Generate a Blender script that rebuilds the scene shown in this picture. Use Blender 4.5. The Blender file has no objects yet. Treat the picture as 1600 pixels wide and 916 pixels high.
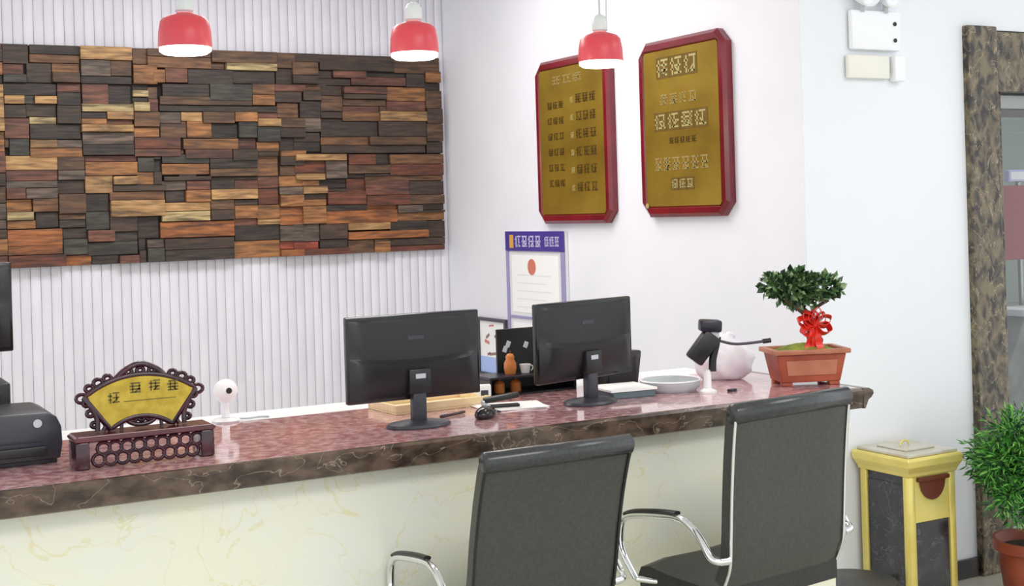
import bpy, bmesh, math, random
from mathutils import Matrix, Vector
random.seed(7)
sc = bpy.context.scene
COL = sc.collection
PI = math.pi

# ------------------------------------------------------------------ camera
cam = bpy.data.cameras.new('camera')
cam.sensor_width = 36.0
cam.lens = 36.0 * 2080.0 / 1600.0
cam.shift_y = -126.5 / 1600.0
cam.clip_start = 0.05
co = bpy.data.objects.new('camera', cam); COL.objects.link(co)
YAW, ROLL = math.radians(28.943), math.radians(1.695)
Fv = Vector((math.sin(YAW), math.cos(YAW), 0)); Rv = Vector((math.cos(YAW), -math.sin(YAW), 0)); Uv = Vector((0, 0, 1))
cr = math.cos(ROLL) * Rv - math.sin(ROLL) * Uv
cu = math.sin(ROLL) * Rv + math.cos(ROLL) * Uv
m = Matrix.Identity(4)
for i in range(3):
    m[i][0] = cr[i]; m[i][1] = cu[i]; m[i][2] = -Fv[i]
m[0][3], m[1][3], m[2][3] = 0.0, 0.0, 1.68
co.matrix_world = m
sc.camera = co

# ------------------------------------------------------------------ world, lights, exposure
w = bpy.data.worlds.new('world'); sc.world = w; w.use_nodes = True
w.node_tree.nodes['Background'].inputs[0].default_value = (0.93, 0.96, 1.0, 1)
w.node_tree.nodes['Background'].inputs[1].default_value = 1.3
def area(name, loc, sx, sy, energy, color, rot=(0, 0, 0)):
    l = bpy.data.lights.new(name, 'AREA'); l.shape = 'RECTANGLE'; l.size = sx; l.size_y = sy
    l.energy = energy; l.color = color
    o = bpy.data.objects.new(name, l); COL.objects.link(o); o.location = loc; o.rotation_euler = rot
    return o
area('ceiling_lamp_lobby', (1.7, 0.1, 3.28), 2.4, 1.2, 80, (1.0, 0.985, 0.96))
area('ceiling_lamp_entrance', (4.6, 2.0, 3.28), 1.2, 1.2, 22, (0.97, 0.985, 1.0))
area('ceiling_lamp_office', (2.0, 5.7, 3.28), 2.2, 0.9, 55, (1.0, 0.97, 0.95))
area('added_fill_side_room', (5.5, 5.2, 3.28), 0.6, 0.6, 16, (0.95, 0.98, 1.0))  # added fill light, lifts the dim space behind the door glass
sc.view_settings.view_transform = 'Standard'
sc.view_settings.look = 'None'
sc.view_settings.gamma = 1.0
sc.view_settings.use_curve_mapping = False
sc.view_settings.exposure = 0.1

# ------------------------------------------------------------------ materials
def srgb(r, g, b):
    def f(c):
        c /= 255.0
        return c / 12.92 if c <= 0.04045 else ((c + 0.055) / 1.055) ** 2.4
    return (f(r), f(g), f(b), 1)
def mat(name, col, rough=0.5, metal=0.0, **k):
    mt = bpy.data.materials.new(name); mt.use_nodes = True
    b = mt.node_tree.nodes['Principled BSDF']
    b.inputs['Base Color'].default_value = col; b.inputs['Roughness'].default_value = rough; b.inputs['Metallic'].default_value = metal
    for n, v in k.items(): b.inputs[n.replace('_', ' ')].default_value = v
    return mt
def noise_mat(name, c1, c2, scale, rough=0.5, metal=0.0, stretch=(1, 1, 1), detail=6, lo=0.35, hi=0.65, bump=0.0, vein=None, rand=0.0, distortion=0.0, coat=0.0):
    """two colours mixed by object-space noise, optional veins and per-object brightness"""
    mt = mat(name, c1, rough, metal); nt = mt.node_tree; b = nt.nodes['Principled BSDF']
    tc = nt.nodes.new('ShaderNodeTexCoord'); mp = nt.nodes.new('ShaderNodeMapping'); mp.inputs['Scale'].default_value = stretch
    nt.links.new(tc.outputs['Object'], mp.inputs['Vector'])
    if rand:
        oi = nt.nodes.new('ShaderNodeObjectInfo'); mu = nt.nodes.new('ShaderNodeMath'); mu.operation = 'MULTIPLY'; mu.inputs[1].default_value = 37.0
        nt.links.new(oi.outputs['Random'], mu.inputs[0]); nt.links.new(mu.outputs[0], mp.inputs['Location'])
    no = nt.nodes.new('ShaderNodeTexNoise'); no.inputs['Scale'].default_value = scale; no.inputs['Detail'].default_value = detail; no.inputs['Distortion'].default_value = distortion
    nt.links.new(mp.outputs[0], no.inputs['Vector'])
    cr_ = nt.nodes.new('ShaderNodeValToRGB'); cr_.color_ramp.elements[0].position = lo; cr_.color_ramp.elements[1].position = hi
    cr_.color_ramp.elements[0].color = c1; cr_.color_ramp.elements[1].color = c2
    nt.links.new(no.outputs['Fac'], cr_.inputs[0]); out = cr_.outputs[0]
    if vein:
        vc, vs, vw = vein
        n2 = nt.nodes.new('ShaderNodeTexNoise'); n2.inputs['Scale'].default_value = vs; n2.inputs['Detail'].default_value = 4; n2.inputs['Distortion'].default_value = 0.8
        nt.links.new(mp.outputs[0], n2.inputs['Vector'])
        r2 = nt.nodes.new('ShaderNodeValToRGB'); e = r2.color_ramp.elements
        e[0].position = 0.5 - vw; e[0].color = (0, 0, 0, 1); e[1].position = 0.5 + vw; e[1].color = (0, 0, 0, 1)
        ne = e.new(0.5); ne.color = (1, 1, 1, 1)
        nt.links.new(n2.outputs['Fac'], r2.inputs[0])
        mx = nt.nodes.new('ShaderNodeMixRGB'); mx.inputs[2].default_value = vc
        nt.links.new(r2.outputs[0], mx.inputs[0]); nt.links.new(out, mx.inputs[1]); out = mx.outputs[0]
    if rand:
        mr = nt.nodes.new('ShaderNodeMapRange'); mr.inputs['To Min'].default_value = 1 - rand; mr.inputs['To Max'].default_value = 1 + rand
        nt.links.new(oi.outputs['Random'], mr.inputs['Value'])
        hs = nt.nodes.new('ShaderNodeHueSaturation'); nt.links.new(mr.outputs[0], hs.inputs['Value']); nt.links.new(out, hs.inputs['Color']); out = hs.outputs[0]
    nt.links.new(out, b.inputs['Base Color'])
    if bump:
        bp = nt.nodes.new('ShaderNodeBump'); bp.inputs['Strength'].default_value = bump; bp.inputs['Distance'].default_value = 0.004
        nt.links.new(no.outputs['Fac'], bp.inputs['Height']); nt.links.new(bp.outputs[0], b.inputs['Normal'])
    if coat: b.inputs['Coat Weight'].default_value = coat; b.inputs['Coat Roughness'].default_value = 0.08
    return mt

M = {}
M['wall_white'] = noise_mat('wall_white', srgb(230, 230, 237), srgb(234, 233, 240), 3, 0.7)
M['wall_face'] = noise_mat('wall_face', srgb(236, 239, 244), srgb(239, 241, 246), 3, 0.65)
M['slat'] = noise_mat('slat', srgb(219, 217, 226), srgb(226, 224, 232), 4, 0.55, rand=0.03)
M['slat_back'] = mat('slat_back', srgb(206, 203, 212), 0.7)
M['ceiling'] = mat('ceiling', srgb(240, 240, 240), 0.8)
M['floor'] = noise_mat('floor', srgb(184, 182, 166), srgb(198, 196, 182), 6, 0.25)
M['baseboard'] = noise_mat('baseboard', srgb(30, 28, 28), srgb(52, 48, 46), 14, 0.25)
M['stone_brown'] = noise_mat('stone_brown', srgb(48, 42, 40), srgb(120, 108, 84), 24, 0.22, stretch=(1, 1, 0.6), lo=0.38, hi=0.62, vein=(srgb(160, 146, 116), 14, 0.012), distortion=0.6, detail=8)
M['top_marble'] = noise_mat('top_marble', srgb(172, 110, 116), srgb(220, 180, 184), 34, 0.1, lo=0.38, hi=0.62, vein=(srgb(220, 190, 190), 16, 0.008), detail=8, coat=0.6)
M['edge_marble'] = noise_mat('edge_marble', srgb(54, 43, 38), srgb(102, 85, 72), 22, 0.2, lo=0.38, hi=0.62, vein=(srgb(150, 132, 116), 9, 0.006), stretch=(0.6, 1, 1), detail=8)
M['cream'] = noise_mat('cream', srgb(236, 234, 208), srgb(230, 232, 220), 4, 0.28, vein=(srgb(226, 220, 180), 5.0, 0.008), lo=0.3, hi=0.7, detail=8, distortion=0.6)
M['counter_side'] = mat('counter_side', srgb(225, 222, 210), 0.4)
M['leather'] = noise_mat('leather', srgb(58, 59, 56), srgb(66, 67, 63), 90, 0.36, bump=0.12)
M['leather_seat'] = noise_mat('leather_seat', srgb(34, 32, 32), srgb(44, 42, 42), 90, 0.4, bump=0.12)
M['chrome'] = mat('chrome', (0.82, 0.83, 0.85, 1), 0.08, 1.0)
M['black'] = mat('black', srgb(26, 26, 28), 0.38)
M['black_gloss'] = mat('black_gloss', srgb(20, 20, 22), 0.14)
M['black_matte'] = mat('black_matte', srgb(30, 30, 31), 0.6)
M['navy_black'] = mat('navy_black', srgb(28, 24, 40), 0.35)
M['printer'] = mat('printer', srgb(52, 54, 62), 0.35)
M['printer_dark'] = mat('printer_dark', srgb(28, 29, 33), 0.4)
M['silver'] = mat('silver', srgb(190, 192, 196), 0.3, 0.6)
M['white'] = mat('white', srgb(242, 242, 244), 0.4)
M['offwhite'] = mat('offwhite', srgb(226, 226, 228), 0.4)
M['paper'] = mat('paper', srgb(244, 243, 242), 0.7)
M['palegrey'] = mat('palegrey', srgb(190, 196, 200), 0.25)
M['teal_grey'] = mat('teal_grey', srgb(92, 110, 116), 0.35)
M['tan'] = noise_mat('tan', srgb(236, 208, 160), srgb(244, 224, 182), 18, 0.5, stretch=(1, 6, 1))
M['red_frame'] = noise_mat('red_frame', srgb(104, 8, 24), srgb(124, 12, 30), 8, 0.2, coat=0.5)
M['brass'] = noise_mat('brass', srgb(146, 116, 36), srgb(176, 144, 52), 3, 0.36, 0.6, stretch=(1, 1, 1.4))
M['brass_light'] = mat('brass_light', srgb(206, 186, 124), 0.3, 0.6)
M['brass_dark'] = mat('brass_dark', srgb(98, 74, 30), 0.45, 0.3)
M['pearl'] = mat('pearl', srgb(192, 178, 118), 0.4, 0.3)
M['leather_roll'] = noise_mat('leather_roll', srgb(50, 52, 54), srgb(58, 60, 62), 90, 0.24, bump=0.06)
M['letter_ground'] = mat('letter_ground', srgb(116, 90, 34), 0.5, 0.4)
M['box_white'] = mat('box_white', srgb(246, 248, 251), 0.5)
M['fan_gold'] = noise_mat('fan_gold', srgb(178, 150, 34), srgb(198, 172, 56), 40, 0.5)
M['fan_ink'] = mat('fan_ink', srgb(96, 84, 40), 0.6)
M['carved'] = noise_mat('carved', srgb(40, 14, 26), srgb(66, 22, 36), 20, 0.22, coat=0.4)
M['carved_red'] = noise_mat('carved_red', srgb(70, 14, 26), srgb(96, 22, 36), 20, 0.2, coat=0.4)
M['lamp_red'] = mat('lamp_red', srgb(212, 70, 80), 0.35)
M['clear'] = mat('clear', srgb(214, 218, 218), 0.3)
M['cord'] = mat('cord', srgb(190, 192, 192), 0.5)
g = mat('lamp_glow', (1, 1, 1, 1), 0.5); g.node_tree.nodes['Principled BSDF'].inputs['Emission Color'].default_value = (1, 0.95, 0.86, 1); g.node_tree.nodes['Principled BSDF'].inputs['Emission Strength'].default_value = 6.0
M['lamp_glow'] = g
M['blue_head'] = mat('blue_head', srgb(66, 48, 140), 0.4)
M['blue_frame'] = mat('blue_frame', srgb(150, 144, 186), 0.4)
M['lilac_text'] = mat('lilac_text', srgb(206, 196, 232), 0.5)
M['gold_mark'] = mat('gold_mark', srgb(214, 160, 70), 0.5)
M['emblem_red'] = mat('emblem_red', srgb(206, 120, 100), 0.6)
M['print_grey'] = mat('print_grey', srgb(200, 198, 200), 0.7)
M['print_red'] = mat('print_red', srgb(206, 130, 124), 0.7)
M['print_brown'] = mat('print_brown', srgb(150, 120, 112), 0.7)
M['pic_blue'] = mat('pic_blue', srgb(172, 192, 240), 0.6)
M['dark_frame'] = mat('dark_frame', srgb(66, 62, 74), 0.35)
M['orange'] = noise_mat('orange', srgb(196, 112, 50), srgb(216, 136, 70), 12, 0.35)
M['orange_dark'] = mat('orange_dark', srgb(90, 52, 30), 0.45)
M['terracotta'] = noise_mat('terracotta', srgb(140, 58, 38), srgb(172, 86, 56), 8, 0.4, bump=0.1)
M['terracotta_pale'] = noise_mat('terracotta_pale', srgb(164, 98, 70), srgb(184, 118, 88), 10, 0.4)
M['pot_red'] = noise_mat('pot_red', srgb(140, 62, 42), srgb(164, 80, 54), 8, 0.45)
M['moss'] = noise_mat('moss', srgb(96, 112, 32), srgb(140, 150, 50), 40, 0.9, bump=0.6)
M['soil'] = noise_mat('soil', srgb(46, 38, 30), srgb(70, 58, 44), 40, 0.95, bump=0.5)
M['bark'] = noise_mat('bark', srgb(70, 54, 44), srgb(112, 92, 74), 24, 0.85, stretch=(1, 1, .3), bump=0.5)
M['leaf_a'] = mat('leaf_a', srgb(70, 104, 58), 0.3); M['leaf_b'] = mat('leaf_b', srgb(128, 156, 108), 0.3); M['leaf_c'] = mat('leaf_c', srgb(30, 58, 34), 0.4)
M['fern_a'] = mat('fern_a', srgb(66, 138, 48), 0.45); M['fern_b'] = mat('fern_b', srgb(132, 196, 92), 0.45); M['fern_c'] = mat('fern_c', srgb(28, 78, 36), 0.5)
M['ribbon'] = mat('ribbon', srgb(222, 46, 34), 0.32)
M['plastic_bag'] = noise_mat('plastic_bag', srgb(244, 244, 248), srgb(232, 228, 238), 16, 0.3, bump=0.5)
M['bin_gold'] = noise_mat('bin_gold', srgb(226, 206, 108), srgb(236, 220, 134), 5, 0.24, 0.4)
M['bin_black'] = noise_mat('bin_black', srgb(28, 28, 32), srgb(50, 50, 56), 14, 0.14, vein=(srgb(96, 96, 106), 8, 0.006), coat=0.5)
M['bin_top'] = noise_mat('bin_top', srgb(196, 190, 170), srgb(214, 210, 196), 8, 0.25, 0.3)
M['bin_red'] = mat('bin_red', srgb(96, 40, 24), 0.4)
M['cream_plastic'] = mat('cream_plastic', srgb(238, 236, 226), 0.5)
M['glass'] = mat('glass', (0.94, 0.97, 0.96, 1), 0.02, Transmission_Weight=1.0, IOR=1.45)
M['steel'] = mat('steel', srgb(150, 150, 148), 0.3, 0.8)
M['shelf_green'] = mat('shelf_green', srgb(150, 164, 154), 0.5)
M['cloth_red'] = mat('cloth_red', srgb(150, 50, 56), 0.7)
M['stone_grey'] = noise_mat('stone_grey', srgb(104, 104, 104), srgb(136, 136, 134), 10, 0.5)
M['violet_lamp'] = mat('violet_lamp', srgb(200, 190, 240), 0.4)
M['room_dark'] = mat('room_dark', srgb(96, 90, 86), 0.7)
WOOD = {'k': ((32, 27, 25), (70, 56, 48)), 'd': ((58, 44, 36), (82, 62, 48)), 'b': ((92, 64, 44), (124, 88, 60)), 'B': ((120, 78, 48), (150, 102, 64)),
        'r': ((100, 58, 46), (130, 80, 62)), 'R': ((96, 48, 34), (122, 66, 44)), 'o': ((156, 98, 52), (188, 126, 72)), 'O': ((166, 92, 44), (196, 118, 62)), 'P': ((160, 66, 48), (180, 84, 60)),
        't': ((190, 138, 84), (214, 166, 106)), 'y': ((204, 172, 110), (222, 196, 140)), 'm': ((84, 70, 62), (118, 100, 86)), 'g': ((48, 48, 43), (78, 76, 66))}
def wood_mat(name, a, b):
    """reclaimed timber: long grain between two tones, soot streaks and blotches, per-block shift"""
    mt = noise_mat(name, [q * .72 for q in a[:3]] + [1], [q * 1.12 for q in b[:3]] + [1], 8, 0.55, stretch=(1.0, 6, 8), lo=0.34, hi=0.66, bump=0.6, rand=0.18)
    nt = mt.node_tree; bs = nt.nodes['Principled BSDF']; src = bs.inputs['Base Color'].links[0].from_socket
    mp = [n for n in nt.nodes if n.type == 'MAPPING'][0]
    n2 = nt.nodes.new('ShaderNodeTexNoise'); n2.inputs['Scale'].default_value = 4.5; n2.inputs['Detail'].default_value = 5; n2.inputs['Distortion'].default_value = 0.6
    nt.links.new(mp.outputs[0], n2.inputs['Vector'])
    r2 = nt.nodes.new('ShaderNodeValToRGB'); r2.color_ramp.elements[0].position = 0.47; r2.color_ramp.elements[1].position = 0.68
    r2.color_ramp.elements[1].color = (0.75, 0.75, 0.75, 1); nt.links.new(n2.outputs['Fac'], r2.inputs[0])
    mx = nt.nodes.new('ShaderNodeMixRGB'); mx.inputs[2].default_value = srgb(46, 36, 32)
    nt.links.new(r2.outputs[0], mx.inputs[0]); nt.links.new(src, mx.inputs[1]); nt.links.new(mx.outputs[0], bs.inputs['Base Color'])
    return mt
for k_, (a_, b_) in WOOD.items():
    s_ = 0.86 if k_ in 'oOtybBP' else 0.92
    lum = lambda c: [s_ * (0.95 * q + 0.05 * sum(c) / 3) for q in c]
    M['wood_' + k_] = wood_mat('wood_' + k_, srgb(*lum(a_)), srgb(*lum(b_)))
M['wood_back'] = mat('wood_back', srgb(30, 24, 22), 0.8)

# ------------------------------------------------------------------ mesh helpers
class MB:
    def __init__(s): s.v = []; s.f = []; s.mi = []; s.cur = 0; s.T = Matrix.Identity(4)
    def _add(s, vs, fs):
        n = len(s.v); s.v += [tuple(s.T @ Vector(p)) for p in vs]; s.f += [tuple(i + n for i in f) for f in fs]; s.mi += [s.cur] * len(fs); return s
    def box(s, x0, x1, y0, y1, z0, z1):
        return s._add([(x0, y0, z0), (x1, y0, z0), (x1, y1, z0), (x0, y1, z0), (x0, y0, z1), (x1, y0, z1), (x1, y1, z1), (x0, y1, z1)],
                      [(0, 3, 2, 1), (4, 5, 6, 7), (0, 1, 5, 4), (1, 2, 6, 5), (2, 3, 7, 6), (3, 0, 4, 7)])
    def rbox(s, x0, x1, y0, y1, z0, z1, r=0.005, seg=2):
        bm = bmesh.new(); bmesh.ops.create_cube(bm, size=1)
        for v in bm.verts: v.co = Vector(((x0 + x1) / 2 + v.co.x * (x1 - x0), (y0 + y1) / 2 + v.co.y * (y1 - y0), (z0 + z1) / 2 + v.co.z * (z1 - z0)))
        bmesh.ops.bevel(bm, geom=bm.edges[:], offset=r, segments=seg, profile=0.5, affect='EDGES')
        return s.bm(bm)
    def bm(s, bm):
        bm.verts.index_update(); vs = [v.co[:] for v in bm.verts]; fs = [tuple(v.index for v in f.verts) for f in bm.faces]; bm.free(); return s._add(vs, fs)
    def prism(s, poly, z0, z1, axis='z'):
        """poly of (a,b); axis z: (a,b,z); axis y: (a,y,b); axis x: (x,a,b)"""
        n = len(poly)
        def P(a, b, c): return {'z': (a, b, c), 'y': (a, c, b), 'x': (c, a, b)}[axis]
        vs = [P(a, b, z0) for a, b in poly] + [P(a, b, z1) for a, b in poly]
        fs = [tuple(range(n))[::-1], tuple(range(n, 2 * n))] + [(i, (i + 1) % n, n + (i + 1) % n, n + i) for i in range(n)]
        return s._add(vs, fs)
    def lathe(s, prof, seg=24, c=(0, 0, 0), cap=True):
        vs = []; fs = []; n = len(prof)
        for r, z in prof:
            for j in range(seg):
                a = 2 * PI * j / seg; vs.append((c[0] + r * math.cos(a), c[1] + r * math.sin(a), c[2] + z))
        for i in range(n - 1):
            for j in range(seg):
                k = (j + 1) % seg; fs.append((i * seg + j, i * seg + k, (i + 1) * seg + k, (i + 1) * seg + j))
        if cap: fs += [tuple(range(seg))[::-1], tuple(range((n - 1) * seg, n * seg))]
        return s._add(vs, fs)
    def cyl(s, c, r, z0, z1, seg=20): return s.lathe([(r, z0), (r, z1)], seg, (c[0], c[1], 0))
    def tube(s, pts, r, seg=10, closed=False, rs=None, flat=1.0):
        pts = [Vector(p) for p in pts]; n = len(pts); vs = []; fs = []; up = None
        for i, p in enumerate(pts):
            a = pts[i - 1] if (i or closed) else p; b = pts[(i + 1) % n] if (i < n - 1 or closed) else p
            d = (b - a).normalized()
            if up is None:
                up = Vector((0, 0, 1)) if abs(d.z) < 0.9 else Vector((1, 0, 0))
            up = (up - d * up.dot(d)); up = up.normalized() if up.length > 1e-6 else d.orthogonal().normalized()
            sd = d.cross(up); rr = rs[i] if rs else r
            for j in range(seg):
                t = 2 * PI * j / seg; vs.append(tuple(p + sd * (rr * math.cos(t)) + up * (rr * flat * math.sin(t))))
        for i in range(n if closed else n - 1):
            for j in range(seg):
                k = (j + 1) % seg; q = (i + 1) % n
                fs.append((i * seg + j, i * seg + k, q * seg + k, q * seg + j))
        if not closed: fs += [tuple(range(seg))[::-1], tuple(range((n - 1) * seg, n * seg))]
        return s._add(vs, fs)
    def ball(s, c, rx, ry, rz, u=14, v=9):
        bm = bmesh.new(); bmesh.ops.create_uvsphere(bm, u_segments=u, v_segments=v, radius=1)
        for q in bm.verts: q.co = Vector((c[0] + q.co.x * rx, c[1] + q.co.y * ry, c[2] + q.co.z * rz))
        return s.bm(bm)
    def build(s, name, mats, parent=None, smooth=False, bevel=0.0, loc=None, rot=None):
        me = bpy.data.meshes.new(name); me.from_pydata(s.v, [], s.f)
        if not isinstance(mats, (list, tuple)): mats = [mats]
        for q in mats: me.materials.append(M[q])
        if len(mats) > 1: me.polygons.foreach_set('material_index', s.mi)
        bm = bmesh.new(); bm.from_mesh(me); bmesh.ops.recalc_face_normals(bm, faces=bm.faces[:])
        if bevel: bmesh.ops.bevel(bm, geom=bm.edges[:], offset=bevel, segments=2, profile=0.5, affect='EDGES', clamp_overlap=True)
        bm.to_mesh(me); bm.free()
        if smooth:
            for p in me.polygons: p.use_smooth = True
            try: me.set_sharp_from_angle(angle=math.radians(smooth if smooth is not True else 40))
            except Exception: pass
        o = bpy.data.objects.new(name, me); COL.objects.link(o)
        if parent: o.parent = parent
        if loc: o.location = loc
        if rot: o.rotation_euler = rot
        return o
def tag(o, label=None, cat=None, group=None, kind=None):
    if label: o['label'] = label
    if cat: o['category'] = cat
    if group: o['group'] = group
    if kind: o['kind'] = kind
    return o
def thing(name, label, cat, loc=(0, 0, 0), rz=0.0, group=None):
    o = bpy.data.objects.new(name, None); COL.objects.link(o); o.location = loc; o.rotation_euler = (0, 0, rz); o.empty_display_size = 0.05
    return tag(o, label, cat, group)
def struct(o): o['kind'] = 'structure'; return o
def sempty(name, loc=(0, 0, 0)):
    o = bpy.data.objects.new(name, None); COL.objects.link(o); o.location = loc; return struct(o)
def copy_tree(o, parent=None):
    c = o.copy(); COL.objects.link(c); c.parent = parent
    for ch in [q for q in bpy.data.objects if q.parent == o]: copy_tree(ch, c)
    return c
def arc(c, r, a0, a1, n, plane='xz', y=0.0, ry=None):
    o = []
    for i in range(n + 1):
        a = math.radians(a0 + (a1 - a0) * i / n); p, q = c[0] + r * math.cos(a), c[1] + (ry or r) * math.sin(a)
        o.append((p, y, q) if plane == 'xz' else (y, p, q) if plane == 'yz' else (p, q, y))
    return o
def smooth_path(pts, n=6):
    pts = [Vector(p) for p in pts]; out = []
    for i in range(len(pts) - 1):
        p0 = pts[max(i - 1, 0)]; p1 = pts[i]; p2 = pts[i + 1]; p3 = pts[min(i + 2, len(pts) - 1)]
        for k in range(n):
            t = k / n
            out.append(0.5 * ((2 * p1) + (-p0 + p2) * t + (2 * p0 - 5 * p1 + 4 * p2 - p3) * t * t + (-p0 + 3 * p1 - 3 * p2 + p3) * t ** 3))
    out.append(pts[-1]); return out
def glyph(rnd, x, z, w, h, y0, y1, name, material, parent):
    """one brush-stroke character in the cell (x,z)-(x+w,z+h) of the local xz plane"""
    mb = MB(); t = 0.12 * h
    nh = rnd.choice((2, 3, 4)); half = rnd.random() < 0.55; vx = rnd.uniform(.5, .8)
    for k in range(nh):
        zz = z + h * (0.04 + 0.86 * k / (nh - 1) * 0.97); a = (rnd.uniform(.34, .42) if half else rnd.uniform(0, .12)) * w; b = rnd.uniform(0, .1) * w
        mb.box(x + a, x + w - b, y0, y1, zz, zz + t)
    mb.box(x + w * vx, x + w * vx + t, y0, y1, z + h * rnd.uniform(0, .25), z + h * rnd.uniform(.8, 1))
    if half:
        mb.box(x + w * .14, x + w * .14 + t, y0, y1, z, z + h * .96); mb.box(x, x + w * .34, y0, y1, z + h * .62, z + h * .62 + t); mb.box(x + w * .02, x + w * .3, y0, y1, z + h * .28, z + h * .28 + t * .8)
    else:
        mb.box(x + w * .22, x + w * .22 + t, y0, y1, z + h * .1, z + h * .9)
    s = rnd.choice((-1, 1)); mb.T = Matrix.Translation((x + w * .62, (y0 + y1) / 2, z + h * .25)) @ Matrix.Rotation(s * .8, 4, 'Y'); d = abs(y1 - y0) / 2
    mb.box(-w * .26, w * .26, -d, d, -t * .45, t * .45)
    return mb.build(name, material, parent)
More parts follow.
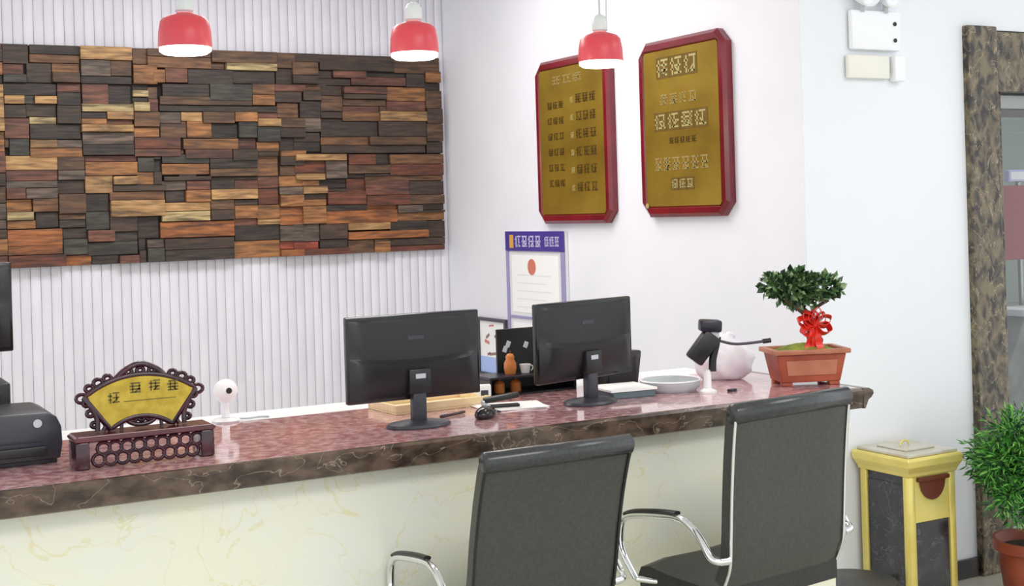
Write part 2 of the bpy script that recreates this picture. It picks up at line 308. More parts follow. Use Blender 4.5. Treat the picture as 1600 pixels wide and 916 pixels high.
WOODMAP = '1075 1209 2551 2658 d;1213 1476 2606 2658 k;1212 1474 2560 2606 B;1476 1755 2627 2658 d;1475 1754 2583 2658 t;1761 1894 2567 2658 b;1075 1183 2495 2551 r;1075 1195 2448 2495 g;1196 1326 2451 2558 d;1327 1473 2511 2560 o;1325 1471 2454 2511 b;1075 1347 2382 2449 k;1075 1178 2334 2380 t;1178 1231 2336 2382 g;1231 1346 2337 2380 t;1351 1477 2403 2454 r;1349 1475 2331 2403 k;1476 1636 2493 2581 m;1636 1752 2497 2585 b;1474 1750 2451 2495 k;1479 1621 2340 2450 r;1621 1748 2342 2452 k;1075 1187 2260 2331 d;1075 1201 2150 2260 r;1187 1344 2267 2336 d;1202 1343 2229 2267 y;1344 1472 2230 2331 d;1204 1470 2147 2230 k;1474 1753 2297 2341 y;1472 1607 2260 2296 k;1607 1752 2256 2298 t;1471 1606 2227 2260 o;1606 1751 2228 2256 r;1470 1750 2187 2228 t;1476 1755 2118 2187 m;1474 1753 2059 2118 k;1758 1891 2455 2563 o;1756 1844 2423 2455 k;1755 1843 2384 2423 y;1754 1842 2353 2384 k;1753 1841 2301 2353 y;1754 1897 2158 2216 o;1754 2013 2050 2093 r;1075 1098 2101 2150 b;1097 1200 2058 2150 g;1202 1343 2100 2145 t;1343 1475 2100 2143 m;1201 1474 2050 2100 o;1840 2203 2549 2614 B;2203 2591 2588 2658 b;2287 2590 2545 2589 y;1867 1934 2464 2539 o;1934 2062 2466 2549 r;2062 2325 2459 2546 k;2324 2580 2468 2545 k;2589 2770 2473 2566 d;1917 2186 2388 2460 k;2186 2436 2369 2465 g;2436 2573 2345 2407 o;2574 2766 2428 2473 r;2572 2740 2363 2428 d;2590 2721 2273 2363 B;1900 2435 2341 2390 b;1899 2590 2304 2342 k;1894 2021 2237 2301 m;2021 2143 2249 2302 t;2143 2329 2239 2304 b;2329 2464 2248 2305 o;2464 2597 2268 2307 r;2463 2604 2221 2268 t;2053 2195 2155 2250 o;1903 2053 2155 2237 b;2191 2350 2151 2239 k;2351 2462 2155 2248 g;2461 2602 2132 2221 g;2602 2758 2081 2158 k;2028 2348 2090 2151 o;2348 2459 2090 2155 r;2038 2311 2037 2090 r;2459 2596 2074 2132 o;2311 2461 2024 2090 d;2598 2754 2046 2081 o;2705 2863 2605 2658 d;2685 2847 2475 2527 d;2862 3350 2562 2658 d;3349 3660 2556 2658 b;2944 3158 2517 2561 r;2850 3062 2471 2514 d;3062 3427 2476 2529 r;3427 3553 2469 2555 k;3554 3660 2501 2571 o;3552 3660 2451 2501 k;2749 2903 2439 2476 B;2747 2864 2377 2438 d;2863 3003 2315 2408 b;3005 3287 2422 2466 r;3003 3285 2390 2422 d;3002 3284 2349 2390 b;3286 3551 2382 2468 o;3284 3548 2320 2382 r;3549 3660 2339 2451 b;2728 2861 2274 2377 k;2995 3238 2257 2317 B;3238 3551 2259 2320 t;3551 3660 2244 2339 d;2692 2858 2191 2274 m;2858 3226 2162 2256 k;3226 3548 2164 2259 d;2689 2855 2073 2132 k;2855 3163 2112 2162 B;3163 3541 2111 2164 b;2854 3539 2063 2112 d;3546 3660 2061 2134 d;1075 1343 1981 2059 t;1075 1341 1924 1981 r;1342 1485 1925 1978 m;1487 1770 2023 2057 r;1485 1769 1947 2023 o;1769 1861 1964 2045 g;1483 1632 1850 1948 t;1633 1767 1895 1943 t;1763 1859 1893 1964 o;1631 1924 1857 1894 d;1075 1340 1885 1924 m;1075 1174 1827 1887 r;1174 1338 1827 1884 m;1339 1482 1849 1925 d;1075 1206 1759 1826 o;1207 1340 1755 1827 B;1340 1483 1741 1849 b;1482 1610 1650 1750 g;1612 1915 1809 1857 B;1614 1913 1717 1809 t;1075 1212 1713 1759 y;1075 1221 1667 1713 o;1221 1341 1669 1755 k;1342 1481 1708 1741 b;1341 1480 1665 1708 k;1075 1359 1575 1664 O;1075 1357 1526 1576 O;1075 1373 1458 1525 R;1373 1509 1458 1515 O;1359 1488 1516 1605 g;1489 1635 1583 1649 r;1487 1759 1508 1581 g;1510 1656 1458 1510 k;1656 1765 1458 1504 r;1610 1762 1579 1635 k;1763 1880 1593 1715 k;1906 2178 2010 2063 g;2178 2460 1979 2046 k;2459 2588 1932 2052 B;2596 2744 1934 1993 b;1904 2176 1946 2010 o;2176 2458 1933 1979 b;2000 2102 1916 1968 k;1910 2182 1912 1937 d;2183 2586 1911 1932 d;1901 2040 1858 1913 m;2040 2177 1858 1911 r;2178 2317 1860 1913 k;2318 2460 1859 1911 r;2459 2584 1766 1862 R;2589 2741 1868 1934 o;2588 2739 1821 1868 m;1922 2034 1791 1858 k;2034 2176 1790 1858 o;2176 2450 1801 1860 t;1816 2174 1740 1790 t;1896 2172 1683 1739 y;2173 2313 1684 1743 d;2314 2453 1765 1799 d;2313 2451 1688 1765 o;2451 2588 1680 1765 o;2311 2449 1646 1688 r;2449 2586 1649 1680 t;2590 2737 1750 1821 o;2587 2734 1641 1750 O;1886 2314 1590 1681 O;2313 2584 1559 1651 k;2584 2731 1547 1641 m;1810 1906 1539 1587 m;1905 2306 1458 1522 k;2306 2585 1458 1559 o;2586 2729 1499 1547 P;2584 2727 1458 1499 O;1808 1904 1458 1539 g;2686 3005 2019 2059 t;2685 2876 1945 2020 R;2875 3011 1911 2018 m;3021 3199 1993 2057 R;3199 3295 1992 2061 k;3295 3660 1994 2056 B;3019 3293 1939 1993 b;3293 3660 1924 1994 R;3014 3130 1913 1941 k;3130 3660 1892 1925 B;2691 2874 1905 1945 t;2731 2839 1870 1905 o;2839 3012 1854 1911 k;2730 2884 1824 1869 t;2729 2883 1790 1824 d;2728 2873 1751 1791 o;3012 3133 1829 1913 R;3131 3422 1744 1806 R;3422 3660 1746 1804 b;2883 3130 1754 1834 R;2872 3137 1718 1754 k;2725 2871 1645 1751 o;2871 3337 1640 1720 O;3137 3339 1712 1749 O;3339 3509 1695 1744 m;3510 3660 1708 1749 d;3337 3660 1644 1697 o;3009 3282 1598 1642 t;3282 3542 1581 1647 k;3541 3660 1538 1641 d;3007 3540 1541 1590 O;2829 3007 1490 1550 k;2673 2830 1540 1646 m;2670 2823 1495 1540 P;2669 3021 1458 1497 R;3009 3177 1458 1539 b;3177 3282 1458 1526 o;3279 3660 1493 1538 d;3278 3660 1458 1493 R;1765 1805 1458 1528 d;3175 3275 1523 1538 b;1765 1805 1528 1593 k;3505 3660 1693 1708 d;2880 3010 1833 1853 d;1855 1900 1893 1963 d;3125 3290 1923 1938 k;1860 1900 1963 2033 k;1860 1900 2033 2048 k;2460 2585 2048 2073 d;2010 2035 2063 2088 r;2020 2050 2233 2248 b;2855 2995 2253 2273 k;2860 2995 2273 2313 d;1840 1895 2303 2373 r;3000 3235 2313 2348 r;3235 3280 2318 2348 b;1840 1895 2373 2443 b;2850 2940 2513 2558 d;3155 3425 2528 2553 k;2200 2285 2548 2588 b;620 860 1458 1528 k;620 860 1528 1618 o;620 860 1618 1688 b;620 860 1688 1778 o;620 860 1778 1868 d;620 860 1868 1958 B;620 860 1958 2028 b;620 860 2028 2098 m;620 860 2098 2188 d;620 860 2188 2278 k;620 860 2278 2368 o;620 860 2368 2438 B;620 860 2438 2548 o;620 860 2548 2658 m;860 1075 1458 1528 r;860 1075 1528 1618 o;860 1075 1618 1668 d;860 1075 1668 1718 m;860 1075 1718 1808 m;860 1075 1808 1898 b;860 1075 1898 1968 d;860 1075 1968 2078 r;860 1075 2078 2188 o;860 1075 2188 2258 t;860 1075 2258 2368 t;860 1075 2368 2438 t;860 1075 2438 2488 k;860 1075 2488 2558 o;860 1075 2558 2628 d;860 1075 2628 2658 b;2602 2758 2158 2216 d;2589 2770 2566 2658 b;1482 1610 1750 1850 k;3131 3422 1806 1898 r;2829 3007 1550 1641 d;2863 3003 2408 2470 d;3422 3660 1804 1890 d;1610 1762 1635 1719 d;3546 3660 2134 2244 b;1754 1897 2216 2302 B;2459 2584 1862 1926 r;2685 2847 2527 2605 b;1905 2306 1522 1586 d;1359 1488 1605 1664 k;1342 1485 1978 2058 b;2689 2855 2132 2191 d;2596 2744 1993 2052 d;2602 2758 2216 2273 b;2436 2573 2407 2469 B;2173 2313 1743 1802 b;1840 2203 2614 2658 b;1754 2013 2093 2158 R'
# ------------------------------------------------------------------ the setting
XR, YB, YF = 3.709, 7.537, 4.214
CEIL = 3.32
struct(MB().box(-3.2, 8.0, -2.5, 9.0, -0.1, 0.0).build('floor', 'floor'))
struct(MB().box(-3.2, 8.0, -2.5, 9.0, CEIL, CEIL + 0.1).build('ceiling', 'ceiling'))
wb = sempty('wall_back', (0, YB, 0))
MB().box(-0.3, XR + 0.002, 0.022, 0.2, 0, CEIL).build('wall_panel', 'slat_back', wb)
sl = MB()
prof = [(-0.0258, 0.0225), (-0.0258, 0.008), (-0.02, 0.003), (-0.009, 0.0), (0.009, 0.0), (0.02, 0.003), (0.0258, 0.008), (0.0258, 0.0225)]
sl.prism(prof, 0.0, CEIL - 0.001)
s0 = None
for k in range(74):
    x = XR - 0.028 - k * 0.0535
    if s0 is None: s0 = sl.build('slat', 'slat', wb, smooth=35); o = s0
    else: o = s0.copy(); COL.objects.link(o)
    o.parent = wb; o.location = (x, 0, 0)
struct(MB().box(XR, XR + 0.16, YF, YB + 0.2, 0, CEIL).build('wall_right', 'wall_white'))
# wall that faces the lobby, with the stone framed doorway
struct(MB().box(XR + 0.16, 4.66, YF, YF + 0.16, 0, CEIL).box(4.66, 6.6, YF, YF + 0.16, 2.44, CEIL).build('wall_lobby', 'wall_face'))
struct(MB().box(XR + 0.001, XR + 0.16, YF - 0.004, YF, 0.0, CEIL).build('trim_1', 'wall_face'))
struct(MB().rbox(XR + 0.02, 4.648, YF - 0.016, YF - 0.0045, 0, 0.085, 0.003).build('baseboard_lobby', 'baseboard'))
tr = sempty('trim_2', (4.65, YF, 0))
MB().rbox(0.0, 0.185, -0.035, 0.16, 0, 2.452, 0.006).build('jamb', 'stone_brown', tr)
MB().rbox(0.186, 1.9, -0.018, 0.16, 2.16, 2.432, 0.006).build('lintel', 'stone_brown', tr)
MB().rbox(0.186, 0.262, 0.02, 0.16, 0, 2.159, 0.006).build('inner_jamb', 'stone_brown', tr)
# glazed door and what shows behind it
dr = sempty('door_1', (4.915, YF + 0.06, 0))
MB().rbox(0.0, 0.9, 0, 0.05, 2.09, 2.155, 0.004).build('top_rail', 'steel', dr)
MB().rbox(0.0, 0.9, 0, 0.05, 0.002, 0.16, 0.004).build('bottom_rail', 'steel', dr)
MB().rbox(0.0, 0.03, 0.0, 0.05, 0.161, 2.089, 0.004).build('stile', 'steel', dr)
MB().rbox(0.87, 0.9, 0.0, 0.05, 0.161, 2.089, 0.004).build('stile', 'steel', dr)
MB().box(0.03, 0.87, 0.02, 0.03, 0.16, 2.09).build('pane', 'glass', dr)
struct(MB().box(3.87, 6.7, 6.9, 7.0, 0, CEIL).build('wall_far', 'room_dark'))
struct(MB().box(6.6, 6.7, YF + 0.16, 6.9, 0, CEIL).build('side_light_block', 'room_dark'))  # added wall, closes the open side so less light reaches behind the glass

# wood mosaic panel
wp = thing('wood_wall_panel', 'mosaic wall panel of reclaimed brown, orange and charcoal wood blocks', 'wall panel', (0, YB - 0.004, 0))
MB().rbox(0.61, 3.655, -0.02, 0.0, 1.462, 2.654, 0.003).build('backing_board', 'wood_back', wp)
rw = random.Random(3)
_cache = {}
for it in WOODMAP.split(';'):
    a, b, c, d, k = it.split(); a, b, c, d = [int(q) / 1000.0 for q in (a, b, c, d)]
    dep = rw.uniform(0.028, 0.066) + (0.014 if k in 'ty' else 0.0) - (0.006 if k in 'k' else 0)
    mb = MB(); gx = 0.0012
    mb.box(-(b - a) / 2 + gx, (b - a) / 2 - gx, -dep, -0.0195, -(d - c) / 2 + gx, (d - c) / 2 - gx)
    mb.build('wood_block', 'wood_' + k, wp, bevel=0.002, loc=((a + b) / 2, 0, (c + d) / 2))

# ------------------------------------------------------------------ reception counter
HC, YC, YK = 1.06, 3.317, 4.10
ct = thing('counter_worktop', 'long pinkish red marble worktop with dark brown polished front edge', 'worktop', (0, 0, 0))
MB().rbox(-0.6, 3.15, YC + 0.021, 4.0, HC - 0.032, HC, 0.003).build('slab', 'top_marble', ct)
MB().rbox(-0.6, 3.06, 4.0005, 4.19, HC - 0.03, HC - 0.001, 0.003).build('back_ledge', 'white', ct)
pf = [(0.0, HC - 0.002)]
nose = [(YC + 0.0208, HC - 0.0), (YC + 0.006, HC - 0.001), (YC, HC - 0.008), (YC + 0.001, HC - 0.022), (YC + 0.004, HC - 0.045), (YC + 0.006, HC - 0.064), (YC + 0.012, HC - 0.068), (YC + 0.0208, HC - 0.068)]
MB().prism(nose, -0.6, 3.15, 'x').build('front_edge', 'edge_marble', ct, smooth=30)
ende = [(3.1505, HC), (3.175, HC - 0.001), (3.192, HC - 0.009), (3.196, HC - 0.02), (3.186, HC - 0.032), (3.172, HC - 0.04), (3.165, HC - 0.055), (3.158, HC - 0.068), (3.1505, HC - 0.068)]
MB().prism(ende, YC + 0.001, 4.0, 'y').build('end_edge', 'edge_marble', ct, smooth=30)
rc = thing('reception_counter', 'reception counter body faced with pale cream marble', 'counter', (0, 0, 0))
MB().rbox(-0.6, 3.08, 3.40, 3.42, 0.08, HC - 0.0325, 0.002).build('front_panel', 'cream', rc)
MB().rbox(-0.6, 3.08, 3.412, 3.42, 0.0, 0.0795, 0.002).build('plinth', 'baseboard', rc)
MB().rbox(3.06, 3.08, 3.4205, 3.99, 0.0, HC - 0.0325, 0.002).build('end_panel', 'cream', rc)
MB().box(-0.6, 3.0595, 3.4205, 3.99, 0.0, HC - 0.0325).build('body', 'counter_side', rc)

# ------------------------------------------------------------------ plaques
def plaque(name, label, y0, y1, z0, z1, lines, seed, stain=False):
    """hangs on the right wall; local x runs along the wall towards the lobby, local -y leaves the wall"""
    W, H = y1 - y0, z1 - z0
    t = thing(name, label, 'plaque', (XR - 0.001, y1, z0), -PI / 2, 'engraved plaques on the white wall')
    c = 0.06; T = 0.045
    def octa(i, cc): return [(i + cc, i), (W - i - cc, i), (W - i, i + cc), (W - i, H - i - cc), (W - i - cc, H - i), (i + cc, H - i), (i, H - i - cc), (i, i + cc)]
    mb = MB(); o1, o2, o3, o4 = octa(0, c), octa(0.0, c), octa(0.016, c - 0.004), octa(0.05, 0.012)
    vs = [(a, -0.0, b) for a, b in o1] + [(a, -T + 0.014, b) for a, b in o2] + [(a, -T, b) for a, b in o3] + [(a, -T, b) for a, b in octa(0.042, 0.014)] + [(a, -T + 0.01, b) for a, b in o4]
    fs = [tuple(range(8))]
    for L in range(4):
        for i in range(8): j = (i + 1) % 8; fs.append((L * 8 + i, L * 8 + j, L * 8 + 8 + j, L * 8 + 8 + i))
    fs.append(tuple(range(32, 40))); mb._add(vs, fs); mb.build('frame', 'red_frame', t, smooth=25)
    g = octa(0.0505, 0.012)
    MB().prism(g, -T + 0.0095, -T + 0.0045, 'y').build('brass_plate', 'brass', t)
    rnd = random.Random(seed)
    for (x, z, w, h, n, material) in lines:
        gw = (W * w) / n
        for k in range(n):
            if material == 'pearl' and n > 1: MB().rbox(W * x + k * gw - .006, W * x + k * gw + gw * .84 + .006, -T + 0.0044, -T + 0.0034, H * z - .008, H * (z + h) + .008, .0004).build('character_ground', 'letter_ground', t)
            glyph(rnd, W * x + k * gw, H * z, gw * 0.84, H * h, -T + 0.0043, -T + 0.002, 'character', material, t)
    if stain: MB().lathe([(0, 0), (.012, 0), (.012, .004), (0, .005)], 16, cap=False).build('corner_pin', 'pearl', t, loc=(.06, -T + .0, .055), rot=(PI / 2, 0, 0))
    return t
R_lines = [(.24, .79, .48, .10, 3, 'pearl'), (.27, .63, .44, .06, 4, 'brass_light'), (.20, .495, .62, .085, 4, 'pearl'), (.36, .41, .32, .035, 5, 'brass_dark'),
           (.18, .26, .64, .075, 6, 'brass_light'), (.38, .16, .26, .05, 3, 'pearl')]
L_lines = [(.26, .845, .42, .05, 3, 'brass_light')] + [(.18, .70 - k * .095, .24, .042, 3, 'brass_dark') for k in range(6)] + [(.50, .72 - k * .105, .05, .035, 1, 'pearl') for k in range(6)] + [(.57, .715 - k * .105, .28, .055, 3, 'brass_dark') for k in range(6)]
plaque('wall_plaque', 'larger brass plaque in red lacquer frame, nearer the white corner, big bright lettering', 4.66, 5.335, 1.635, 2.47, R_lines, 5, True)
plaque('wall_plaque', 'brass plaque in red lacquer frame with two columns of text, behind a pendant lamp', 5.60, 6.335, 1.61, 2.49, L_lines, 9)

# notice board and picture on the right wall
nb = thing('notice_board', 'tall white notice board with blue violet header strip on the wall', 'notice board', (XR - 0.001, 6.745, 0.66), -PI / 2)
BW, BH = 0.65, 0.91
MB().rbox(0, BW, -0.02, 0, 0, BH, 0.003).build('panel', 'offwhite', nb)
MB().rbox(0, BW, -0.03, -0.0205, BH - 0.112, BH, 0.003).build('header', 'blue_head', nb)
for x0, x1 in ((0, 0.028), (BW - 0.04, BW)): MB().rbox(x0, x1, -0.028, -0.0205, 0, BH - 0.113, 0.002).build('side_rail', 'blue_frame', nb)
MB().rbox(0.029, BW - 0.041, -0.026, -0.0205, 0.415, 0.43, 0.002).build('cross_rail', 'blue_frame', nb)
MB().box(0.06, BW - 0.07, -0.0225, -0.0205, 0.45, BH - 0.135).build('paper', 'paper', nb)
MB().box(0.06, BW - 0.07, -0.0225, -0.0205, 0.06, 0.39).build('paper', 'paper', nb)
MB().lathe([(0.0, 0), (0.045, 0), (0.045, 0.002), (0.0, 0.002)], 20, cap=False).build('emblem', 'emblem_red', nb, loc=(0.29, -0.0226, BH - 0.20), rot=(PI / 2, 0, 0))
mb = MB(); rnd = random.Random(2)
for k in range(4): glyph(rnd, 0.12 + k * 0.075, BH - 0.09, 0.065, 0.065, -0.0315, -0.0301, 'character', 'lilac_text', nb)
for k in range(3): glyph(rnd, 0.45 + k * 0.055, BH - 0.085, 0.047, 0.055, -0.0315, -0.0301, 'character', 'lilac_text', nb)
MB().box(0.055, 0.1, -0.0315, -0.0301, BH - 0.095, BH - 0.02).build('header_mark', 'gold_mark', nb)
mb = MB()
for k in range(5): MB().box(0.12, 0.5 - 0.05 * (k % 2), -0.0232, -0.0226, 0.66 - k * 0.045, 0.665 - k * 0.045).build('printed_line', 'offwhite', nb)

pc = thing('picture_frame', 'small dark framed picture with white sheet and blue bottom band', 'picture', (XR - 0.001, 7.15, 0.71), -PI / 2)
PW, PH = 0.36, 0.345
for nm, a in (('frame_side', (0, 0.022, 0, PH)), ('frame_side', (PW - 0.022, PW, 0, PH)), ('frame_rail', (0.0225, PW - 0.0225, PH - 0.02, PH)), ('frame_rail', (0.0225, PW - 0.0225, 0, 0.018))):
    MB().rbox(a[0], a[1], -0.022, 0, a[2], a[3], 0.003).build(nm, 'dark_frame', pc)
MB().box(0.0225, PW - 0.0225, -0.01, -0.001, 0.112, PH - 0.0205).build('sheet', 'paper', pc)
MB().box(0.0225, PW - 0.0225, -0.011, -0.001, 0.0185, 0.1115).build('blue_band', 'pic_blue', pc)
for k, (x, z, w_, h_, a, mt) in enumerate(((0.09, 0.235, 0.05, 0.018, .5, 'print_brown'), (0.2, 0.25, 0.06, 0.016, .6, 'print_brown'), (0.08, 0.20, 0.06, 0.02, -.2, 'print_red'), (0.17, 0.135, 0.12, 0.016, .12, 'print_brown'), (0.1, 0.13, 0.04, 0.014, .3, 'print_brown'), (0.14, 0.3, 0.06, 0.01, .1, 'print_red'))):
    MB().rbox(-w_ / 2, w_ / 2, -0.0008, 0, -h_ / 2, h_ / 2, 0.0003).build('print_mark', mt, pc, loc=(x + .03, -0.0103, z), rot=(0, -a, 0))

# emergency light
em = thing('emergency_light', 'white wall box with two lamp heads and tiny indicators, high on the wall', 'emergency light', (3.945, YF - 0.005, 2.2))
MB().rbox(0.02, 0.30, -0.03, 0, 0.12, 0.29, 0.012)  .build('housing', 'box_white', em, smooth=35)
MB().rbox(0.0, 0.235, -0.025, 0, 0.0, 0.1, 0.008).build('lower_box', 'cream_plastic', em, smooth=35)
MB().rbox(0.25, 0.31, -0.04, 0, -0.01, 0.1, 0.008).build('side_box', 'box_white', em, smooth=35)
for x in (0.08, 0.215):
    h = MB(); h.T = Matrix.Translation((x, -0.045, 0.36)) @ Matrix.Rotation(PI / 2 + .25, 4, 'X')
    h.lathe([(0.02, -0.03), (0.045, -0.025), (0.056, 0.02), (0.056, 0.045), (0.05, 0.048), (0.044, 0.03), (0.0, 0.03)], 24, cap=False).build('lamp_head', 'box_white', em, smooth=40)
    MB().tube([(x, -0.025, 0.28), (x, -0.03, 0.33)], 0.012).build('head_bracket', 'palegrey', em, smooth=60)
for z in (0.165, 0.235): MB().lathe([(0.0, 0), (0.009, 0), (0.009, 0.004), (0.0, 0.004)], 12, cap=False).build('indicator', 'black', em, loc=(0.262, -0.0302, z), rot=(PI / 2, 0, 0))

# ------------------------------------------------------------------ pendant lamps
def pendant(label, x, y, z):
    t = thing('pendant_lamp', label, 'lamp', (x, y, z), 0, 'red pendant lamps over the counter')
    MB().lathe([(0.0735, 0.014), (0.0745, 0.02), (0.073, 0.055), (0.067, 0.088), (0.056, 0.1), (0.02, 0.112), (0.018, 0.109), (0.054, 0.097), (0.064, 0.086), (0.070, 0.055), (0.0712, 0.02), (0.0715, 0.014), (0.0735, 0.014)], 36, cap=False).build('shade', 'lamp_red', t, smooth=50)
    MB().lathe([(0.0705, 0.026), (0.0712, 0.012), (0.071, 0.004), (0.06, -0.003), (0.03, -0.006), (0.0, -0.0065)], 36, cap=False).build('diffuser', 'lamp_glow', t, smooth=60)
    MB().lathe([(0.02, 0.1125), (0.026, 0.118), (0.026, 0.15), (0.018, 0.165), (0.006, 0.17)], 20).build('socket', 'clear', t, smooth=40)
    MB().tube([(0, 0, 0.17), (0, 0, CEIL - z - 0.026)], 0.0035, 8).build('cord', 'cord', t, smooth=60)
    MB().tube([(0.026, 0, 0.15), (0.03, 0, 0.3), (0.03, 0, CEIL - z - 0.026)], 0.0018, 6).build('suspension_wire', 'cord', t, smooth=60)
    MB().lathe([(0.0, 0.0), (0.045, 0.0), (0.05, -0.012), (0.045, -0.025), (0.0, -0.026)], 24, (0, 0, CEIL - z - 0.001), cap=False).build('ceiling_rose', 'white', t, smooth=40)
    l = bpy.data.lights.new('lamp_light', 'POINT'); l.energy = 3.0; l.color = (1.0, 0.86, 0.66); l.shadow_soft_size = 0.05
    lo = bpy.data.objects.new('lamp_light', l); COL.objects.link(lo); lo.location = (0, 0, -0.06); lo.parent = t
pendant('red pendant lamp furthest from the wall plaques, leftmost of three', 1.016, 3.7, 2.153)
pendant('red pendant lamp above the nearer monitor, middle of three', 1.722, 3.7, 2.160)
pendant('red pendant lamp in front of the two column plaque', 2.398, 3.7, 2.154)

# ------------------------------------------------------------------ monitors
def monitor(label, x, y, z, rz, tilt=0.0):
    """camera sees its back; local -y is the back"""
    t = thing('monitor', label, 'monitor', (x, y, z), rz, 'black monitors on the counter')
    W, H, Z0 = 0.43, 0.252, 0.078
    MB().rbox(-W / 2, W / 2, 0.0, 0.022, Z0, Z0 + H, 0.005).build('bezel', 'black_gloss', t, smooth=35)
    MB().box(-W / 2 + .016, W / 2 - .016, 0.0221, 0.023, Z0 + .02, Z0 + H - .016).build('screen', 'black_gloss', t)
    # back shell: upper half proud, with a curved lower lip, then a recessed lower half
    nx, rows = 20, []
    prof = [(Z0 + H - .012, 0.0), (Z0 + H - .02, -.008), (Z0 + H * .62, -.010), (Z0 + H * .475, -.009), (Z0 + H * .462, -.012), (Z0 + H * .42, -.027), (Z0 + H * .2, -.02), (Z0 + .012, -.001)]
    vs = []; fs = []
    for z_, d in prof:
        for i in range(nx + 1):
            u = -1 + 2 * i / nx; e = (1 - abs(u) ** 6); sag = 0.014 * (u * u) * (1 if Z0 + H * .4 < z_ < Z0 + H * .6 else 0)
            vs.append((u * (W / 2 - .008), d * e - 0.0003, z_ + sag))
    for r in range(len(prof) - 1):
        for i in range(nx): a = r * (nx + 1) + i; fs.append((a, a + 1, a + nx + 2, a + nx + 1))
    MB()._add(vs, fs).build('back_shell', 'black', t, smooth=30)
    MB().rbox(-.035, .035, -.036, -.006, Z0 + .02, Z0 + .092, .004).build('stand_mount', 'black', t, smooth=35)
    MB().rbox(-.016, .016, -.0382, -.0362, Z0 + .064, Z0 + .078, .0006).build('badge', 'silver', t)
    MB().rbox(-.026, .026, -.0112, -.0092, Z0 + .176, Z0 + .188, .0008).build('logo', 'printer', t)
    MB().rbox(-.022, .022, -.03, .0, 0.012, Z0 + .05, .006).build('neck', 'printer', t, smooth=35)
    b = MB(); b.lathe([(0.0, 0.0), (.098, 0.0), (.1, .004), (.094, .011), (.05, .018), (0.0, .02)], 40, cap=False)
    b.v = [(p[0], p[1] * .72 - .012, p[2]) for p in b.v]
    b.build('base', 'printer', t, smooth=40)
    return t
monitor('black monitor seen from behind, standing in front of the light wooden tray', 1.636, 3.575, HC, 0.0)
monitor('black monitor seen from behind, turned slightly, near the papers', 2.268, 3.635, HC, math.radians(13))
lr = thing('monitor_riser', 'dark riser box behind the printer at the left edge', 'riser', (0.45, 3.98, HC))
MB().rbox(-.15, .105, -.09, .09, .0, .19, .006).build('box', 'black', lr, smooth=35); MB().rbox(-.12, .08, -.092, -.0905, .03, .16, .0005).build('front_plate', 'black_matte', lr)
monitor('black monitor on the dark riser, cut by the left picture edge', 0.365, 3.985, HC + 0.1905, 0.0)

# ------------------------------------------------------------------ printer
pn = thing('printer', 'dark grey desktop printer on the left of the counter', 'printer', (0.44, 3.76, HC))
pr_ = [(-.16, .0), (.19, .0), (.2, .01), (.203, .07), (.196, .112), (.17, .13), (-.16, .142)]
MB().prism([(-.22, .012), (.195, .012), (.202, .05), (.2, .095), (.188, .122), (.165, .134), (-.22, .142)], -.135, .12, 'y').build('body', 'printer', pn, smooth=30, bevel=.004)
MB().rbox(-.21, .19, -.12, .11, 0.0, .0118, .002).build('foot', 'printer_dark', pn)
MB().rbox(-.2, .16, -.152, -.1355, .026, .05, .004).build('paper_slot', 'printer_dark', pn, smooth=35)
MB().rbox(-.2, .15, -.1375, -.1352, .06, .066, .0008).build('seam', 'printer_dark', pn)
MB().lathe([(0, 0), (.011, 0), (.011, .003), (0, .003)], 20, cap=False).build('button', 'silver', pn, loc=(.14, -.1352, .108), rot=(PI / 2, 0, 0))

# ------------------------------------------------------------------ fan shaped sign
fs_ = thing('fan_sign', 'gold fan shaped sign in carved dark wood stand on the counter', 'sign', (0.822, 3.50, HC))
def sect(r0, r1, a0, a1, cz, n=18):
    p = [(r1 * math.cos(math.radians(a0 + (a1 - a0) * i / n)), cz + r1 * math.sin(math.radians(a0 + (a1 - a0) * i / n))) for i in range(n + 1)]
    q = [(r0 * math.cos(math.radians(a1 - (a1 - a0) * i / n)), cz + r0 * math.sin(math.radians(a1 - (a1 - a0) * i / n))) for i in range(n + 1)]
    return p + q
CZ = 0.020; R0, R1 = 0.088, 0.202; A0, A1 = 47, 133
def fanp(r, a, y=0.02): return (r * math.cos(math.radians(a)), y, CZ + r * math.sin(math.radians(a)))
R0, R1, A0, A1, CZ = 0.132, 0.232, 53.5, 126.5, -0.01
MB().prism(sect(R0, R1, A0, A1, CZ), 0.012, 0.024, 'y').build('gold_plate', 'fan_gold', fs_)
mb = MB(); n = 24
ring = [fanp(R1 + .004, A0 - 1 + (A1 - A0 + 2) * i / n, .018) for i in range(n + 1)] + [fanp(R0 - .004, A1 + 2 - (A1 - A0 + 4) * i / n, .018) for i in range(n + 1)]
mb.tube(ring, .0082, 8, closed=True).build('frame', 'carved', fs_, smooth=60)
def scroll(name, c, r, sx=1.0, rr=.0056):
    MB().tube([(c[0] + sx * r * math.cos(2 * PI * i / 14), c[1], c[2] + r * .85 * math.sin(2 * PI * i / 14)) for i in range(14)], rr, 6, closed=True).build(name, 'carved', fs_, smooth=60)
for a, r in ((58, .010), (64, .012), (70, .010), (110, .010), (116, .012), (122, .010)): scroll('carved_scroll', fanp(R1 + .014, a, .018), r)
for a, r in ((51, .013), (129, .013)): scroll('carved_scroll', fanp(R1 + .006, a, .018), r, 1.1, .005)
mb = MB(); mb.tube(smooth_path([fanp(R1 + .006, 105, .018), fanp(R1 + .018, 100, .018), fanp(R1 + .028, 94, .018), fanp(R1 + .031, 90, .018), fanp(R1 + .028, 86, .018), fanp(R1 + .018, 80, .018), fanp(R1 + .006, 75, .018)]), .0075, 8).build('crest', 'carved', fs_, smooth=60)
for a, r in ((97, .008), (90, .009), (83, .008)): scroll('crest_scroll', fanp(R1 + .014, a, .018), r)
